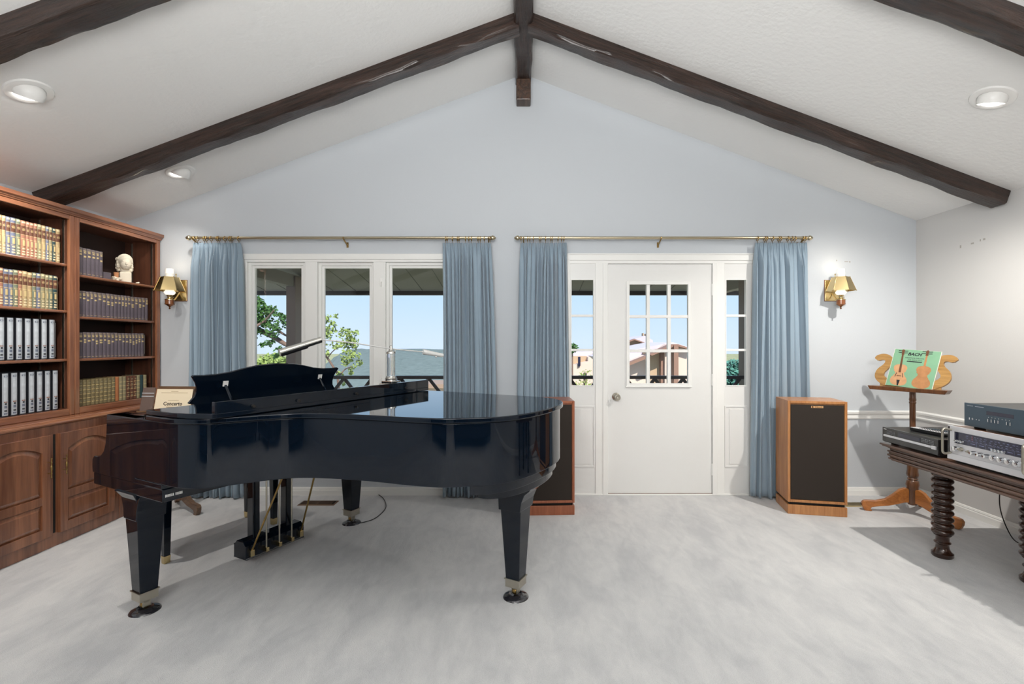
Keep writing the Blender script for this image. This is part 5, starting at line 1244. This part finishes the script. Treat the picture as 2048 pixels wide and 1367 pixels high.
# trees
def leafmat(n_, c1, c2):
    m = mat(n_, srgb(*c1), 0.6, var=0.35, vscale=9, spec=0.2); return m
M['leaf1'] = leafmat('deep_green_leaves', (66, 100, 50), 0); M['leaf2'] = leafmat('yellow_green_leaves', (132, 150, 84), 0); M['leaf3'] = leafmat('blue_green_leaves', (82, 132, 118), 0)
M['bark'] = mat('grey_brown_bark', srgb(112, 92, 82), 0.9, bump=0.4, bscale=30)
def tree(label, Z, branches, clumps, lm, seed, leaf=0.05, per=60, name='tree', trunk=None):
    """branches: lists of (px, v, radius) at depth Z; clumps: (px, v, radius_m)"""
    random.seed(seed); t = thing(name, label, 'tree', (0, 0, 0))
    if trunk: branches = branches+[[(trunk, 686+13.3*965/Z, 0.02*Z**0.5), (trunk, clumps[0][1], 0.012*Z**0.5)]]
    if branches:
        b = MB()
        for br in branches:
            P = [OP(a, c, Z+0.25*sin(i*1.3+a)) for i, (a, c, r) in enumerate(br)]
            pp = catmull([p+(br[i][2],) for i, p in enumerate(P)], 5); b.tube([p[:3] for p in pp], [p[3] for p in pp], 7)
        obj('branches', b, M['bark'], t, smooth=60)
    b = MB(); v = []; f = []
    for (px, vv, R_) in clumps:
        c = Vector(OP(px, vv, Z))
        for k in range(int(per*(R_/0.3)**2)+6):
            d = Vector((random.gauss(0, 1), random.gauss(0, 1), random.gauss(0, 1))).normalized()*R_*random.random()**0.5
            p = c+Vector((d.x, d.y*1.2, d.z*0.8)); s = leaf*random.uniform(0.6, 1.3)
            u = Vector((random.gauss(0, 1), random.gauss(0, 1), random.gauss(0, 1))).normalized(); w = u.orthogonal().normalized()
            k0 = len(v); v += [tuple(p-u*s), tuple(p+w*s*0.5-u*0.2*s), tuple(p+u*s), tuple(p-w*s*0.5-u*0.2*s)]; f.append([k0, k0+1, k0+2, k0+3])
    b.add(v, f); obj('foliage', b, lm, t)
    return t
tree('dark green oak with long bare limbs outside the left window pane', 9.0,
     [[(470, 640, .06), (508, 655, .055), (545, 672, .05), (575, 690, .04), (606, 700, .03)], [(490, 600, .05), (508, 628, .035), (540, 650, .03), (575, 672, .018), (600, 678, .012)], [(508, 655, .03), (530, 640, .02), (548, 620, .012)], [(380, 2110, .25), (400, 1100, .2), (420, 800, .15), (470, 640, .08)]],
     [(508, 595, .12), (512, 612, .18), (524, 622, .17), (540, 622, .14), (515, 640, .17), (535, 645, .14), (552, 655, .12), (510, 665, .13), (545, 665, .12), (570, 640, .12), (582, 650, .13), (593, 640, .10), (560, 700, .09), (552, 710, .06), (538, 685, .09), (525, 690, .06), (600, 655, .15), (604, 630, .10), (608, 600, .10), (604, 680, .12), (600, 700, .10), (560, 632, .08), (486, 610, .3), (480, 650, .3), (520, 603, .08)], M['leaf1'], 5, 0.042, 330)
tree('young yellow-green tree outside the middle window pane', 8.0,
     [[(640, 700, .02), (655, 716, .018), (670, 740, .02), (676, 760, .022), (682, 900, .03), (686, 1500, .05), (686, 2290, .07)], [(655, 716, .01), (668, 700, .008), (690, 690, .006)], [(676, 755, .012), (690, 738, .01), (705, 733, .006)]],
     [(648, 640, .08), (655, 635, .06), (665, 645, .07), (672, 632, .05), (650, 660, .11), (664, 660, .10), (652, 672, .10), (680, 668, .07), (692, 660, .08), (700, 672, .10), (690, 685, .12), (705, 680, .10), (674, 690, .10), (650, 690, .09), (712, 664, .05), (700, 700, .12), (712, 710, .09), (695, 715, .11), (718, 725, .06), (705, 735, .07), (690, 725, .07), (680, 748, .06), (650, 705, .07), (700, 745, .05), (708, 690, .08), (688, 765, .05)], M['leaf2'], 6, 0.032, 330)
tree('round bright green treetop low in the left window pane', 26.0, [], [(520, 735, .5), (535, 722, .45), (550, 720, .5), (562, 726, .45), (575, 728, .45), (590, 725, .4), (512, 745, .5), (545, 740, .6), (575, 745, .6), (600, 735, .5)], M['leaf2'], 7, 0.13, 90, trunk=550)
tree('blue-green tree low in the right sidelight', 24.0, [], [(1455, 742, .5), (1462, 734, .45), (1472, 732, .45), (1480, 736, .45), (1490, 738, .4), (1460, 755, .6), (1478, 756, .6), (1494, 752, .5), (1465, 772, .7), (1485, 772, .7)], M['leaf3'], 8, 0.12, 110, trunk=1478)
tree('small pale green treetop at the left edge of the left sidelight', 30.0, [], [(1142, 690, .25), (1147, 695, .3), (1140, 700, .3), (1151, 699, .15)], M['leaf1'], 9, 0.12, 60, trunk=1144)
tree('loose pale green shrub low in the left sidelight', 11.0, [[(1170, 790, .02), (1168, 765, .015), (1172, 745, .008)]], [(1168, 745, .1), (1178, 742, .06), (1164, 752, .08), (1158, 766, .1), (1172, 764, .12), (1180, 768, .08), (1150, 772, .1), (1185, 752, .05)], M['leaf2'], 10, 0.035, 110, name='shrub', trunk=1170)

# ================================================================== ADDED BEHIND THE CAMERA (unseen dark sofas to darken the piano's reflections)
M['added_sofa'] = mat('dark_brown_leather', srgb(44, 30, 26), 0.45, bump=0.1, bscale=90)
def added_sofa(label, x, w):
    t = thing('added_sofa', label, 'added_sofa', (x, -2.1, 0))
    obj('seat_base', MB().box(-w/2, w/2, -0.45, 0.40, 0.10, 0.30), M['added_sofa'], t, bevel=0.03, seg=3)
    obj('backrest', MB().box(-w/2+0.18, w/2-0.18, -0.48, -0.22, 0.30, 0.86), M['added_sofa'], t, bevel=0.05, seg=3)
    for s in (-1, 1): obj('armrest', MB().box(s*(w/2-0.09)-0.09, s*(w/2-0.09)+0.09, -0.46, 0.40, 0.10, 0.62), M['added_sofa'], t, bevel=0.04, seg=3)
    n_ = 3 if w > 1.6 else 2; cw = (w-0.36)/n_
    for k in range(n_): obj('seat_cushion', MB().box(-w/2+0.18+k*cw+0.005, -w/2+0.18+(k+1)*cw-0.005, -0.22, 0.42, 0.30, 0.46), M['added_sofa'], t, bevel=0.04, seg=3)
    for sx_ in (-1, 1):
        for sy in (-1, 1): obj('leg', MB().lathe([(0, 0), (0.02, 0), (0.028, 0.10), (0, 0.10)], 12, mx=Matrix.Translation((sx_*(w/2-0.08), sy*0.36, 0))), M['standd'], t, smooth=40)
added_sofa('added dark brown leather couch behind the camera on the left, for piano reflections', -1.75, 2.1)
added_sofa('smaller added dark leather couch behind the camera on the right, for piano reflections', 1.2, 1.5)
